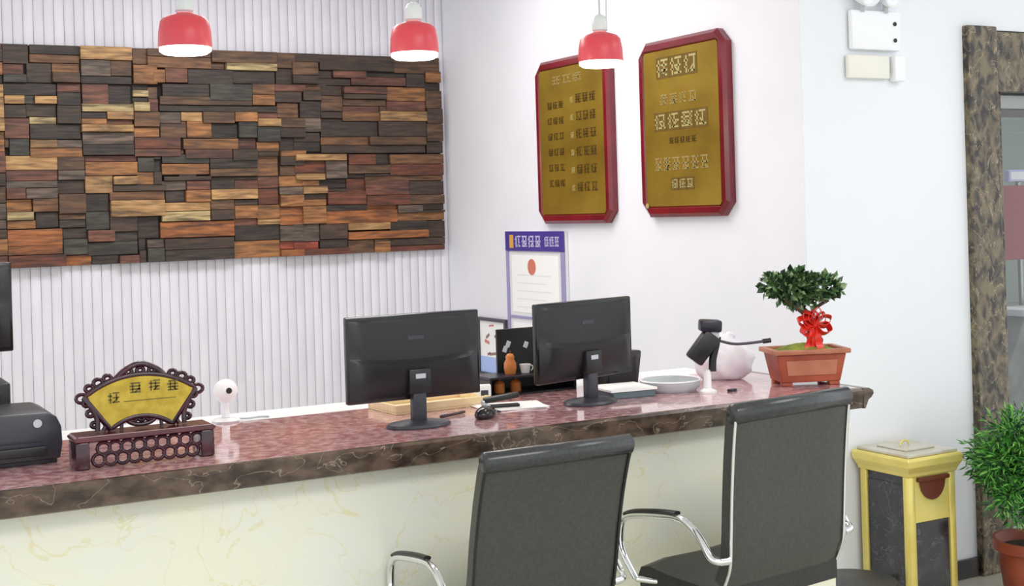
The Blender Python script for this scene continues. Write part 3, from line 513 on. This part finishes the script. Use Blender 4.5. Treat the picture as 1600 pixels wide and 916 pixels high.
for s in (-1, 1):
    MB().tube(smooth_path([(s * .137, .018, .178), (s * .126, .018, .15), (s * .113, .018, .12), (s * .112, .018, .088)]), .007, 8).build('side_post', 'carved', fs_, smooth=60)
    MB().tube(smooth_path([(s * .098, .018, .126), (s * .09, .018, .105), (s * .098, .018, .088)]), .006, 8).build('side_brace', 'carved', fs_, smooth=60)
    for zz, r in ((.105, .008), (.135, .009), (.162, .009)): scroll('side_scroll', (s * (.118 + (zz - .1) * .32), .018, zz), r)
    MB().tube([(s * .05, .018, .112), (s * .052, .018, .086)], .005, 8).build('lower_peg', 'carved', fs_, smooth=60)
MB().tube(smooth_path([(-.045, .018, .117), (-.025, .018, .1), (0, .018, .095), (.025, .018, .1), (.045, .018, .117)]), .006, 8).build('lower_swag', 'carved', fs_, smooth=60)
for x in (-.02, 0, .02): scroll('lower_scroll', (x, .018, .112), .008)
# stand
MB().prism([(-.178, .07), (.178, .07), (.182, .078), (.172, .085), (-.172, .085), (-.182, .078)], -.035, .06, 'y').build('stand_top', 'carved_red', fs_, bevel=.002)
for s in (-1, 1):
    MB().rbox(s * .16 - .018, s * .16 + .018, -.033, .058, .0, .0695, .005).build('stand_foot', 'carved', fs_, smooth=35)
MB().rbox(-.137, .137, .03, .04, .058, .0695, .002).build('stand_rail', 'carved', fs_)
for k in range(9):
    x = -.12 + k * .03
    for zz in (.022, .05): MB().tube([(x + (.0 if zz < .04 else .012) + .016 * math.cos(2 * PI * i / 12), -.026, zz + .0155 * math.sin(2 * PI * i / 12)) for i in range(12)], .0052, 6, closed=True).build('fretwork_ring', 'carved', fs_, smooth=60)
rnd = random.Random(12)
for k, (x, zz) in enumerate(((-.085, .157), (-.03, .178), (.02, .181), (.068, .176))):
    glyph(rnd, x, zz, .030, .028, .0105, .0118, 'character', 'fan_ink', fs_)
MB().box(-.045, .09, .0108, .0118, .158, .1595).build('underline', 'fan_ink', fs_)

# ------------------------------------------------------------------ small webcam
wc = thing('webcam', 'small white round camera on a base at the back of the counter', 'camera', (1.20, 4.03, HC))
MB().ball((0, 0, .095), .038, .03, .036, 20, 14).build('head', 'white', wc, smooth=True)
MB().lathe([(0, 0), (.009, 0), (.009, .006), (0, .006)], 16, cap=False).build('lens', 'black', wc, loc=(.002, -.0275, .098), rot=(PI / 2, 0, 0))
MB().tube(smooth_path([(0, .005, .012), (0, .008, .04), (0, .004, .065)]), .012, 10).build('stem', 'white', wc, smooth=60)
MB().lathe([(0, 0), (.042, 0), (.044, .005), (.03, .011), (0, .013)], 28, cap=False).build('base', 'offwhite', wc, smooth=40)
MB().tube(smooth_path([(.04, 0, .005), (.07, -.02, .006), (.1, -.01, .006), (.125, -.035, .007)]), .0032, 8).build('cable', 'palegrey', wc, smooth=60)

# ------------------------------------------------------------------ clutter between the monitors
td = thing('document_tray', 'shallow light wooden tray lying behind the nearer monitor', 'tray', (1.83, 3.90, HC), math.radians(3))
MB().rbox(-.17, .17, -.1, .1, 0, .006, .002).build('tray_floor', 'tan', td)
for a in ((-.17, .17, -.1, -.09), (-.17, .17, .09, .1), (-.17, -.16, -.0895, .0895), (.16, .17, -.0895, .0895)): MB().rbox(a[0], a[1], a[2], a[3], .0062, .03, .002).build('tray_side', 'tan', td)
cb = thing('card_box', 'small white card holder beside the nearer monitor', 'holder', (2.0, 3.84, HC), math.radians(-20))
MB().rbox(-.022, .022, -.012, .012, 0, .062, .003).build('case', 'white', cb, smooth=35); MB().rbox(-.012, .012, -.0135, -.0122, .012, .045, .0005).build('window', 'dark_frame', cb)
ms = thing('computer_mouse', 'small dark mouse on the counter between the two monitors', 'mouse', (1.862, 3.57, HC), math.radians(-50))
mb = MB(); mb.ball((0, 0, .012), .03, .05, .024, 18, 12); mb.v = [(a, b, max(c, 0.0)) for a, b, c in mb.v]; mb.build('shell', 'black_gloss', ms, smooth=True)
MB().tube([(0, .02, .035), (0, .034, .03)], .004, 8).build('wheel', 'palegrey', ms, smooth=60)
MB().tube(smooth_path([(0, .046, .012), (.01, .1, .004), (-.03, .14, .004), (-.05, .2, .004)]), .0022, 6).build('cable', 'black', ms, smooth=60)
cl = thing('stapler', 'black stapler lying on white papers between the monitors', 'stapler', (1.985, 3.70, HC + .0062), math.radians(-14))
MB().rbox(-.06, .06, -.013, .013, 0, .009, .003).build('base', 'black', cl, smooth=35)
t_ = MB(); t_.T = Matrix.Translation((-.055, 0, .02)) @ Matrix.Rotation(-.12, 4, 'Y'); t_.rbox(0, .115, -.012, .012, -.006, .012, .004).build('arm', 'black', cl, smooth=35)
MB().rbox(-.062, -.045, -.011, .011, .0092, .024, .002).build('hinge', 'silver', cl)
ps = thing('paper_sheets', 'loose white sheets on the counter under the stapler', 'papers', (2.03, 3.72, HC), math.radians(-12))
for k in range(3): MB().box(-.105, .105, -.0745, .0745, k * .002, k * .002 + .0016).build('sheet', 'paper', ps, rot=(0, 0, (.0, .12, -.08)[k]))
gl = thing('pen', 'dark pen lying in front of the white sheets', 'pen', (1.80, 3.665, HC), math.radians(25))
MB().tube([(-.06, 0, .006), (.052, 0, .006), (.062, 0, .006)], .005, 8, rs=[.005, .005, .001]).build('barrel', 'carved', gl, smooth=60); MB().rbox(-.06, -.025, -.0015, .0015, .011, .0135, .0005).build('clip', 'silver', gl)

# black two tier rack with bottles
rk = thing('display_rack', 'black two tier rack at the back of the counter', 'rack', (2.075, 3.94, HC))
MB().rbox(0, .34, 0, .13, 0, .006, .002).build('bottom_shelf', 'black', rk)
MB().rbox(0, .34, 0, .13, .058, .066, .002).build('middle_shelf', 'navy_black', rk)
MB().rbox(0, .008, 0, .13, .0062, .0578, .002).build('side_panel', 'black', rk)
MB().rbox(.332, .34, 0, .13, .0062, .0578, .002).build('side_panel', 'black', rk)
MB().rbox(.008, .332, .122, .13, .0062, .0578, .002).build('back_panel', 'black', rk)
MB().rbox(.095, .34, .12, .13, .0662, .215, .002).build('upper_back', 'black', rk)
MB().rbox(.332, .34, 0, .1198, .0662, .205, .002).build('upper_side', 'black', rk)
def jar(name, label, cat, loc, body, cap, r, h, group=None):
    t = thing(name, label, cat, loc, 0, group)
    MB().lathe([(0, 0), (r * .9, 0), (r, h * .06), (r, h * .62), (r * .7, h * .78), (r * .42, h * .84), (0, h * .84)], 20, cap=False).build('body', body, t, smooth=35)
    MB().lathe([(0, h * .842), (r * .5, h * .842), (r * .5, h), (0, h)], 16, cap=False).build('cap', cap, t, smooth=35)
RKX, RKY = 2.075, 3.94
jar('bottle', 'orange bottle on the bottom shelf of the black rack, nearer the framed picture', 'bottle', (RKX + .062, RKY + .05, HC + .0064), 'orange', 'orange_dark', .019, .05, 'orange bottles in the rack')
jar('bottle', 'orange bottle on the bottom shelf of the black rack, nearer the turned monitor', 'bottle', (RKX + .125, RKY + .05, HC + .0064), 'orange', 'orange_dark', .019, .05, 'orange bottles in the rack')
orn = thing('gourd_ornament', 'orange gourd ornament on the upper shelf of the black rack', 'ornament', (RKX + .112, RKY + .06, HC + .0664))
MB().lathe([(0, 0), (.018, 0), (.022, .02), (.021, .038), (.014, .05), (.016, .058), (.01, .068), (0, .07)], 20, cap=False).build('body', 'orange', orn, smooth=60); MB().tube([(0, 0, .066), (.003, 0, .078)], .003, 8).build('stalk', 'orange_dark', orn, smooth=60)
cp = thing('white_cup', 'white cup on the upper shelf of the black rack', 'cup', (RKX + .165, RKY + .05, HC + .0664))
MB().lathe([(0, 0), (.014, 0), (.02, .03), (.0185, .03), (.013, .004), (0, .004)], 20, cap=False).build('bowl', 'white', cp, smooth=40)
MB().tube(arc((.021, .016), .009, -80, 80, 8), .0025, 6).build('handle', 'white', cp, smooth=60)
for x, z in ((.125, .145), (.138, .162), (.208, .155)):
    q = MB().rbox(-.008, .008, -.002, .002, -.011, .011, .001).build('price_card', 'palegrey', rk, loc=(x, .1175, z), rot=(0, .4, 0))

# things behind and right of the turned monitor
tm = thing('card_terminal', 'black sloping terminal standing behind the turned monitor', 'terminal', (2.54, 3.86, HC), math.radians(16))
MB().prism([(-.09, .0), (.075, .0), (.1, .12), (.09, .125), (-.09, .125)], -.02, .045, 'y').build('body', 'black', tm, bevel=.004, smooth=30); MB().rbox(-.08, .065, -.0225, -.0205, .02, .105, .0005).build('front_plate', 'black_matte', tm)
sp = thing('paper_stack', 'stack of white paper with grey folder beneath, right of the turned monitor', 'papers', (2.45, 3.69, HC), math.radians(-6))
MB().rbox(-.075, .08, -.06, .09, 0, .022, .003).build('folder', 'teal_grey', sp)
MB().rbox(-.085, .085, -.065, .1, .0222, .030, .001).build('sheets', 'paper', sp)
pt = thing('plastic_tray', 'low pale grey plastic tray on the counter beside the scanner', 'tray', (2.64, 3.70, HC), math.radians(-8))
MB().lathe([(0, 0), (.085, 0), (.098, .012), (.102, .032), (.098, .034), (.09, .016), (0, .012)], 40, cap=False).build('bowl', 'palegrey', pt, smooth=40)
MB().lathe([(.1022, .034), (.105, .036), (.1022, .04), (.0975, .037), (.1022, .034)], 40, cap=False).build('rim', 'white', pt, smooth=60)
# scanner on stand
sn = thing('barcode_scanner', 'black handheld scanner hung on a white stand with a long arm', 'scanner', (2.702, 3.575, HC), math.radians(-26))
MB().lathe([(0, 0), (.03, 0), (.03, .006), (.014, .014), (.012, .075), (0, .078)], 24, cap=False).build('stand', 'white', sn, smooth=35)
h = MB(); h.T = Matrix.Translation((0.014, 0, .222)) @ Matrix.Rotation(math.radians(4), 4, 'Y'); h.rbox(-.036, .036, -.03, .03, -.02, .02, .008).build('head', 'navy_black', sn, smooth=35)
h = MB(); h.T = Matrix.Translation((-.012, 0, .15)) @ Matrix.Rotation(math.radians(38), 4, 'Y'); h.rbox(-.03, .03, -.026, .026, -.055, .055, .008).build('body', 'black', sn, smooth=35)
MB().tube(smooth_path([(.038, 0, .185), (.03, 0, .15), (.02, 0, .11), (.018, 0, .07)]), .013, 12).build('handle', 'black', sn, smooth=60)
MB().rbox(.005, .042, -.018, .018, .178, .206, .005).build('neck', 'palegrey', sn, smooth=35)
MB().tube(smooth_path([(.04, 0, .172), (.09, .01, .158), (.14, .015, .157), (.2, .02, .162)]), .006, 10, flat=.8).build('arm', 'dark_frame', sn, smooth=60)
MB().tube([(.195, .02, .1615), (.222, .022, .164)], .008, 10).build('arm_tip', 'black', sn, smooth=60)
# bag
bg = thing('plastic_bag', 'lumpy white plastic bag between the scanner and the bonsai', 'bag', (2.955, 3.81, HC), math.radians(-24)); bg.scale = (1.12, 1.0, 1.15)
bm = bmesh.new(); bmesh.ops.create_uvsphere(bm, u_segments=28, v_segments=18, radius=1)
for v in bm.verts:
    c = v.co.copy(); n_ = 1 + .07 * math.sin(5 * c.x + 3 * c.z) * math.cos(4 * c.y + 2 * c.x) + .05 * math.sin(9 * c.z + 7 * c.x)
    z = c.z * n_
    v.co = Vector((c.x * .098 * n_ * (1 - .22 * max(z, 0)), c.y * .06 * n_, max((z + .82) * .077, 0.0)))
MB().bm(bm).build('sack', 'plastic_bag', bg, smooth=60)
for s in (-1, 1): MB().tube(smooth_path([(s * .01, 0, .13), (s * .02, .01, .142), (s * .035, .01, .138), (s * .04, .02, .128)]), .007, 8, rs=None, flat=.5).build('tied_ear', 'plastic_bag', bg, smooth=60)
eb = thing('key_fob', 'small dark fob lying in front of the white bag', 'key', (2.78, 3.545, HC), math.radians(15))
MB().rbox(-.016, .016, -.01, .01, 0, .008, .003).build('fob', 'navy_black', eb, smooth=35); MB().tube([(.026 + .01 * math.cos(i * PI / 6), .01 * math.sin(i * PI / 6), .002) for i in range(12)], .0013, 6, closed=True).build('ring', 'silver', eb, smooth=60)

# ------------------------------------------------------------------ bonsai
bo = thing('bonsai', 'small bonsai with red ribbon bow in rectangular terracotta pot', 'bonsai', (3.085, 3.53, HC), math.radians(-22)); bo.scale = (.92, .92, .92)
PWd, PD = .142, .09
def frus(z0, z1, a0, b0, a1, b1):
    return [(-a0, -b0, z0), (a0, -b0, z0), (a0, b0, z0), (-a0, b0, z0), (-a1, -b1, z1), (a1, -b1, z1), (a1, b1, z1), (-a1, b1, z1)], [(0, 3, 2, 1), (4, 5, 6, 7), (0, 1, 5, 4), (1, 2, 6, 5), (2, 3, 7, 6), (3, 0, 4, 7)]
MB()._add(*frus(.014, .118, .112, .07, .132, .084)).build('pot', 'terracotta', bo, bevel=.004)
mb = MB()
for a in ((-.146, .146, -.096, -.076), (-.146, .146, .076, .096), (-.146, -.124, -.0758, .0758), (.124, .146, -.0758, .0758)): mb.rbox(a[0], a[1], a[2], a[3], .1185, .136, .003)
mb.build('pot_rim', 'terracotta_pale', bo, smooth=35)
mb = MB(); mb._add(*frus(.04, .095, .092, .0785, .098, .0828)); mb.build('pot_relief', 'terracotta_pale', bo, bevel=.002)
for x in (-.09, .09):
    for y in (-.052, .052): MB().rbox(x - .02, x + .02, y - .016, y + .016, 0, .0138, .003).build('pot_foot', 'terracotta', bo, smooth=35)
bm = bmesh.new(); bmesh.ops.create_grid(bm, x_segments=20, y_segments=12, size=1)
rnd = random.Random(5)
for v in bm.verts:
    e = (1 - v.co.x ** 2) * (1 - v.co.y ** 2); v.co = Vector((v.co.x * .123, v.co.y * .0755, .122 + e * .03 + rnd.uniform(-.002, .002)))
MB().bm(bm).build('moss', 'moss', bo, smooth=60)
MB().tube(smooth_path([(.03, 0, .135), (.026, .0, .18), (.03, .0, .22), (.01, .0, .262), (-.02, 0, .29)]), .015, 12, rs=None).build('trunk', 'bark', bo, smooth=60)
for p in (((.02, 0, .25), (.06, .01, .285), (.1, .0, .31)), ((0, 0, .27), (-.05, -.02, .3), (-.09, -.01, .33)), ((0, 0, .275), (.01, .03, .31), (.0, .05, .34))):
    MB().tube(smooth_path(p), .007, 8).build('branch', 'bark', bo, smooth=60)
MB().ball((.062, .02, .158), .02, .016, .016).build('pebble', 'bark', bo, smooth=60)
def leaves(rnd, clusters, n, size, mats, name, parent, keep=None, shell=.55, narrow=.5, droop=0.0):
    mb = MB(); tot = sum(c[3] * c[4] * c[5] for c in clusters)
    for (cx, cy, cz, rx, ry, rz) in clusters:
        for _ in range(int(n * rx * ry * rz / tot)):
            d = Vector((rnd.gauss(0, 1), rnd.gauss(0, 1), rnd.gauss(0, 1))).normalized(); q = shell + (1 - shell) * rnd.random()
            p = Vector((cx + d.x * rx * q, cy + d.y * ry * q, cz + d.z * rz * q))
            ax = (d + Vector((rnd.uniform(-.9, .9), rnd.uniform(-.9, .9), rnd.uniform(-.6, .9) - droop))).normalized()
            sd = ax.cross(Vector((rnd.uniform(-1, 1), rnd.uniform(-1, 1), rnd.uniform(-1, 1)))).normalized(); nn = ax.cross(sd)
            L = size * rnd.uniform(.7, 1.3); W_ = L * narrow
            mb.cur = rnd.choices(range(len(mats)), weights=(5, 3, 3)[:len(mats)])[0]
            mb._add([p, p + ax * L * .45 + sd * W_ * .5 + nn * L * .07, p + ax * L, p + ax * L * .45 - sd * W_ * .5 + nn * L * .07, p + ax * L * .5 - nn * L * .05], [(0, 1, 4), (1, 2, 4), (2, 3, 4), (3, 0, 4)])
    return tag(mb.build(name, mats, parent), kind='stuff')
rnd = random.Random(21)
leaves(rnd, [(-.03, 0, .36, .11, .08, .05), (-.1, 0, .375, .065, .05, .04), (.06, 0, .36, .08, .06, .045), (.11, .0, .35, .04, .045, .03), (-.01, 0, .392, .075, .05, .03), (-.04, 0, .32, .045, .035, .03), (.01, 0, .315, .03, .03, .03)], 1000, .03, ['leaf_a', 'leaf_b', 'leaf_c'], 'foliage', bo, narrow=.7)
# ribbon bow
def ribbon(name, pts, wdt, nrm, parent):
    pts = smooth_path(pts, 6); vs = []; fs = []; nv = Vector(nrm)
    for i, p in enumerate(pts):
        a = pts[max(i - 1, 0)]; b = pts[min(i + 1, len(pts) - 1)]; d = (b - a).normalized(); th = d.cross(nv); th = th.normalized() * .0012 if th.length > 1e-5 else Vector((.0012, 0, 0))
        for s1, s2 in ((1, 1), (-1, 1), (-1, -1), (1, -1)): vs.append(tuple(p + nv * (wdt / 2 * s1) + th * s2))
    for i in range(len(pts) - 1):
        for j in range(4): k = (j + 1) % 4; fs.append((i * 4 + j, i * 4 + k, i * 4 + 4 + k, i * 4 + 4 + j))
    fs += [(0, 1, 2, 3), tuple(len(vs) - 4 + q for q in (3, 2, 1, 0))]
    return MB()._add(vs, fs).build(name, 'ribbon', parent, smooth=50)
C0 = Vector((.032, -.032, .222))
bw = MB().ball(tuple(C0), .016, .014, .016).build('bow', 'ribbon', bo, smooth=60)
for a, L in ((20, .052), (75, .05), (130, .048), (165, .052), (215, .045), (-25, .05), (100, .042), (48, .044), (150, .04)):
    a = math.radians(a); L *= 1.3; d = Vector((math.cos(a), 0, math.sin(a))); pn_ = Vector((-d.z, 0, d.x)); tw = Vector((pn_.x * .45, -.85, pn_.z * .45)).normalized()
    ribbon('loop', [C0, C0 + d * L * .5 + pn_ * .02 + Vector((0, -.012, 0)), C0 + d * L, C0 + d * L * .5 - pn_ * .02 + Vector((0, -.012, 0)), C0], .034, tw, bw)
for dx, dz, wd in ((-.026, -.09, .034), (.012, -.088, .032), (-.006, -.1, .03)):
    ribbon('tail', [C0, C0 + Vector((dx * .5, -.012, dz * .45)), C0 + Vector((dx, -.008, dz * .8)), C0 + Vector((dx * 1.2, -.02, dz))], wd, (.97, .25, 0), bw)
ribbon('wrap', [C0 + Vector((-.02, .03, .01)), C0 + Vector((-.022, .01, .0)), C0 + Vector((0, -.004, 0)), C0 + Vector((.024, .01, 0)), C0 + Vector((.02, .03, .01))], .05, (0, .0, 1), bw)

# ------------------------------------------------------------------ office chairs
def chair(label, x, y, rz, lean=1.0, rail='black', scale=(1, 1, 1)):
    """faces +y (the counter); back towards the lobby"""
    t = thing('office_chair', label, 'chair', (x, y, 0), rz, 'black office chairs at the counter')
    t.scale = scale
    W = .445; hw = W / 2
    # backrest: padded slab following a reclined curve, rolled over at the top
    cv = [(-.150, .60), (-.178, .66), (-.192, .74), (-.205, .84), (-.222, .94), (-.24, 1.02), (-.252, 1.058)]
    cv = [(-.178 + (q - -.178) * lean if z_ > .66 else q, z_) for q, z_ in cv]; yt = cv[-1][0] + .014
    vs = []; fs = []; nx = 10; T = .042
    cols = []
    for i, (yy, zz) in enumerate(cv):
        a = Vector(cv[max(i - 1, 0)]); b = Vector(cv[min(i + 1, len(cv) - 1)]); d = (b - a).normalized(); n_ = Vector((d.y, -d.x))
        cols.append(((yy, zz), n_))
    for (p, n_) in cols:
        for j in range(nx + 1):
            u = -1 + 2 * j / nx; bul = .006 * (1 - u * u); xx = u * hw; e = .006 if abs(u) > .99 else 0
            vs.append((xx, p[0] - n_.x * (0 - e + bul * 0), p[1] - n_.y * 0))
        for j in range(nx + 1):
            u = -1 + 2 * j / nx; vs.append((u * hw, p[0] + n_.x * (T + .008 * (1 - u * u)), p[1] + n_.y * T))
    st = 2 * (nx + 1)
    for i in range(len(cv) - 1):
        for j in range(nx):
            a = i * st + j; fs.append((a, a + 1, a + st + 1, a + st)); b = a + nx + 1; fs.append((b, b + st, b + st + 1, b + 1))
        a = i * st; fs.append((a, a + st, a + st + nx + 1, a + nx + 1)); a = i * st + nx; fs.append((a, a + nx + 1, a + st + nx + 1, a + st))
    fs.append(tuple(range(nx + 1)) + tuple(range(st - 1, nx, -1))); e0 = (len(cv) - 1) * st; fs.append(tuple(e0 + q for q in tuple(range(nx + 1))) + tuple(e0 + q for q in range(st - 1, nx, -1)))
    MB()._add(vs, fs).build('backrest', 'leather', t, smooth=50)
    MB().tube([(-hw - .006, yt, 1.066), (-hw, yt, 1.066), (hw, yt, 1.066), (hw + .006, yt, 1.066)], .027, 16, rs=[.02, .027, .027, .02]).build('head_roll', 'leather_roll', t, smooth=60)
    mb = MB()
    for s in (-1, 1):
        MB().tube(smooth_path([(s * (hw + .001), yy + .002, zz) for yy, zz in cv]), .0045, 8, flat=1.0).build('back_rail', rail, t, smooth=60)
    # seat
    sv = [(-.15, .612), (-.05, .598), (.08, .602), (.17, .612), (.205, .604), (.218, .58)]
    vs = []; fs = []
    for yy, zz in sv:
        for xx, dz in ((-hw, -.006), (-hw * .6, .004), (0, .0), (hw * .6, .004), (hw, -.006)): vs.append((xx, yy, zz + dz))
        for xx in (hw, -hw): vs.append((xx, yy if yy < .2 else yy - .012, min(zz - .055, .548)))
    for i in range(len(sv) - 1):
        for j in range(7): k = (j + 1) % 7; fs.append((i * 7 + j, i * 7 + k, i * 7 + 7 + k, i * 7 + 7 + j))
    fs += [tuple(range(7)), tuple(range((len(sv) - 1) * 7, len(sv) * 7))]
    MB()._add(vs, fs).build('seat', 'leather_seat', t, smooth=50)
    for s in (-1, 1):
        X = s * (hw + .048)
        ar = MB().tube(smooth_path([(s * (hw + .004), -.178, .682), (X - s * .012, -.172, .684), (X, -.15, .695), (X, -.115, .733), (X, -.075, .763), (X, -.02, .778), (X, .06, .772), (X, .17, .757), (X, .214, .742), (X, .235, .71), (X, .232, .65), (X, .17, .58)], 6), .0105, 12).build('armrest', 'chrome', t, smooth=60)
        MB().tube(smooth_path([(X, -.02, .7895), (X, .06, .7835), (X, .165, .7685), (X, .208, .7555)], 5), .012, 10, flat=.55).build('arm_pad', 'black', ar, smooth=60)
        MB().tube([(s * (hw - .04), .12, .56), (X, .17, .58)], .009, 8).build('arm_bracket', 'chrome', t, smooth=60)
    MB().rbox(-.09, .09, -.1, .1, .5, .546, .006).build('mechanism', 'black', t, smooth=35)
    MB().lathe([(.026, .1), (.026, .34), (.016, .341), (.016, .4995)], 20).build('gas_column', 'chrome', t, smooth=35)
    for k in range(5):
        a = 2 * PI * k / 5 + .3; c_, s_ = math.cos(a), math.sin(a)
        lg = MB().tube([(.02 * c_, .02 * s_, .105), (.12 * c_, .12 * s_, .09), (.2 * c_, .2 * s_, .075)], .016, 10, rs=[.022, .017, .012]).build('base_leg', 'chrome', t, smooth=60)
        cs = MB(); cs.T = Matrix.Translation((.2 * c_, .2 * s_, .028)) @ Matrix.Rotation(a, 4, 'Z') @ Matrix.Rotation(PI / 2, 4, 'X')
        cs.lathe([(0, -.02), (.026, -.02), (.028, -.012), (.028, .012), (.026, .02), (0, .02)], 18, cap=False).build('caster', 'black', lg, smooth=40)
    return t
chair('black leather chair with plain dark back edges, in front of the stapler and papers', 1.716, 3.16, math.radians(1), 1.65, 'black', (.97, .9, 1))
chair('black leather chair with bright chrome rails along its back, in front of the bonsai', 2.462, 3.1, math.radians(8), .55, 'chrome', (1.06, .95, 1.045))

# low stool by the bin
st_ = thing('stool', 'low black padded stool with chrome ring beside the gold bin', 'stool', (3.36, 3.62, 0))
MB().lathe([(0, .26), (.15, .26), (.168, .275), (.17, .30), (.155, .318), (0, .325)], 32, cap=False).build('seat', 'black', st_, smooth=40)
MB().lathe([(.1705, .278), (.176, .282), (.1705, .287)], 32, cap=False).build('trim_ring', 'chrome', st_, smooth=60)
for k in range(4):
    a = PI / 4 + k * PI / 2; MB().tube([(.11 * math.cos(a), .11 * math.sin(a), .2595), (.15 * math.cos(a), .15 * math.sin(a), 0.0)], .011, 10).build('leg', 'chrome', st_, smooth=60)
MB().tube([(.138 * math.cos(i * PI / 12), .138 * math.sin(i * PI / 12), .11) for i in range(24)], .007, 8, closed=True).build('foot_ring', 'chrome', st_, smooth=60)

# ------------------------------------------------------------------ gold waste bin
bn = thing('waste_bin', 'square gold waste bin with black marble panels against the white wall', 'bin', (3.935, 3.905, 0)); bn.scale = (.98, .98, 1.045)
BWd, BD, BHt = .265, .28, .645
MB().rbox(0, BWd, 0, BD, 0, .03, .003).build('plinth', 'bin_gold', bn)
for x in (.0, BWd - .036):
    for y in (.0, BD - .036): MB().rbox(x, x + .036, y, y + .036, .0302, .545, .004).build('post', 'bin_gold', bn, smooth=35)
MB().rbox(.012, BWd - .012, .012, BD - .012, .0302, .545, .002).build('liner', 'bin_black', bn)
MB().rbox(.008, .0118, .037, BD - .037, .05, .51, .001).build('side_panel', 'bin_black', bn)
MB().rbox(BWd - .0118, BWd - .008, .037, BD - .037, .05, .51, .001).build('side_panel', 'bin_black', bn)
MB().rbox(.037, BWd - .037, .008, .0118, .05, .365, .001).build('front_panel', 'bin_black', bn)
MB().rbox(.037, BWd - .037, .004, .0118, .3655, .545, .002).build('front_plate', 'bin_gold', bn)
op = [(BWd / 2 + .07 * math.cos(a), .523 + .075 * math.sin(a)) for a in [PI + PI * i / 14 for i in range(15)]]
MB().prism(op, .0035, -.004, 'y').build('opening', 'bin_red', bn)
MB().rbox(.045, BWd - .045, -.014, .0035, .524, .54, .003).build('opening_lip', 'bin_red', bn)
cn = [(-.004, .545), (-.008, .56), (-.022, .585), (-.024, .61), (-.018, .62)]
vs = []; fs = []
for o_, z in cn: vs += [(o_, o_, z), (BWd - o_, o_, z), (BWd - o_, BD - o_, z), (o_, BD - o_, z)]
for i in range(len(cn) - 1):
    for j in range(4): k = (j + 1) % 4; fs.append((i * 4 + j, i * 4 + k, i * 4 + 4 + k, i * 4 + 4 + j))
fs += [(3, 2, 1, 0), tuple(len(vs) - 4 + q for q in range(4))]
MB()._add(vs, fs).build('cornice', 'bin_gold', bn, bevel=.002)
MB().rbox(-.008, BWd + .008, -.008, BD + .008, .6202, .632, .003).build('top_plate', 'bin_top', bn)
MB().prism([(.05, .06), (BWd - .05, .06), (BWd - .05, BD - .05), (.05, BD - .05)], .6322, .638).build('ash_lid', 'bin_top', bn, bevel=.002)
MB().tube(arc((BWd / 2, .638), .025, 5, 175, 10, 'xz', y=.15, ry=.02), .004, 8).build('lid_handle', 'bin_gold', bn, smooth=60)

# ------------------------------------------------------------------ potted plant by the door
pp = thing('potted_plant', 'bushy bright green plant in round terracotta pot at the right edge', 'plant', (4.50, 3.77, 0))
MB().lathe([(0, 0), (.115, 0), (.122, .01), (.15, .225), (.168, .232), (.17, .275), (.158, .275), (.146, .235), (.14, .23), (0, .23)], 36, cap=False).build('pot', 'pot_red', pp, smooth=40)
MB().lathe([(0, .245), (.08, .245), (.142, .2345)], 28, cap=False).build('soil', 'soil', pp, smooth=60)
rnd = random.Random(31)
cl_ = []
for k in range(13):
    a = 2 * PI * k / 13 + rnd.uniform(-.2, .2); r = rnd.uniform(.08, .26); z = rnd.uniform(.50, .72); 
    MB().tube(smooth_path([(.02 * math.cos(a), .02 * math.sin(a), .24), (.3 * r * math.cos(a), .3 * r * math.sin(a), .24 + (z - .24) * .5), (r * math.cos(a), r * math.sin(a), z)]), .005, 6).build('stem', 'bark', pp, smooth=60)
    cl_.append((r * math.cos(a), r * math.sin(a), z + .02, .12, .12, .10))
cl_ += [(0, 0, .74, .14, .14, .09), (0, 0, .56, .24, .24, .15), (-.2, -.05, .48, .12, .1, .1), (-.1, -.1, .42, .16, .12, .08), (-.2, 0, .62, .12, .1, .1)]
leaves(rnd, cl_, 8000, .042, ['fern_a', 'fern_b', 'fern_c'], 'foliage', pp, shell=.15, narrow=.18, droop=.2)

# ------------------------------------------------------------------ behind the glazed door
sh = thing('shelf_cabinet', 'pale grey green cabinet behind the glazed door', 'cabinet', (5.72, 5.1, 0))
MB().rbox(0, .7, 0, .35, 0, 2.12, .004).build('carcass', 'shelf_green', sh)
for z in (.1, .6, 1.1, 1.6): MB().rbox(.02, .68, -.012, -.0005, z, z + .44, .003).build('cabinet_door', 'shelf_green', sh)
rb = thing('red_banner', 'dull red hanging banner behind the glazed door', 'banner', (5.40, 4.72, .0))
MB().rbox(0, .4, 0, .01, 1.36, 1.74, .003).build('cloth', 'cloth_red', rb); MB().rbox(.19, .21, .011, .031, .02, 1.76, .003).build('pole', 'steel', rb); MB().rbox(.08, .32, -.05, .09, 0, .0198, .003).build('foot', 'steel', rb)
vl = thing('wall_sign', 'small white violet sign bar above the red banner behind glass', 'sign', (5.50, 4.72, 1.76))
MB().rbox(0, .3, -.01, .02, .0005, .06, .004).build('bar', 'violet_lamp', vl); MB().rbox(.01, .29, -.012, -.0105, .01, .05, .0004).build('face', 'white', vl)
gs = thing('stone_ledge', 'grey stone ledge with white top behind the glazed door', 'ledge', (5.12, 4.45, 0))
MB().prism([(0, 0), (.9, 0), (.9, 1.1), (.16, 1.1), (0, .8)], 0, .18, 'y').build('block', 'stone_grey', gs, bevel=.004); MB().rbox(.14, .92, -.01, .19, 1.1005, 1.135, .004).build('cap', 'white', gs)
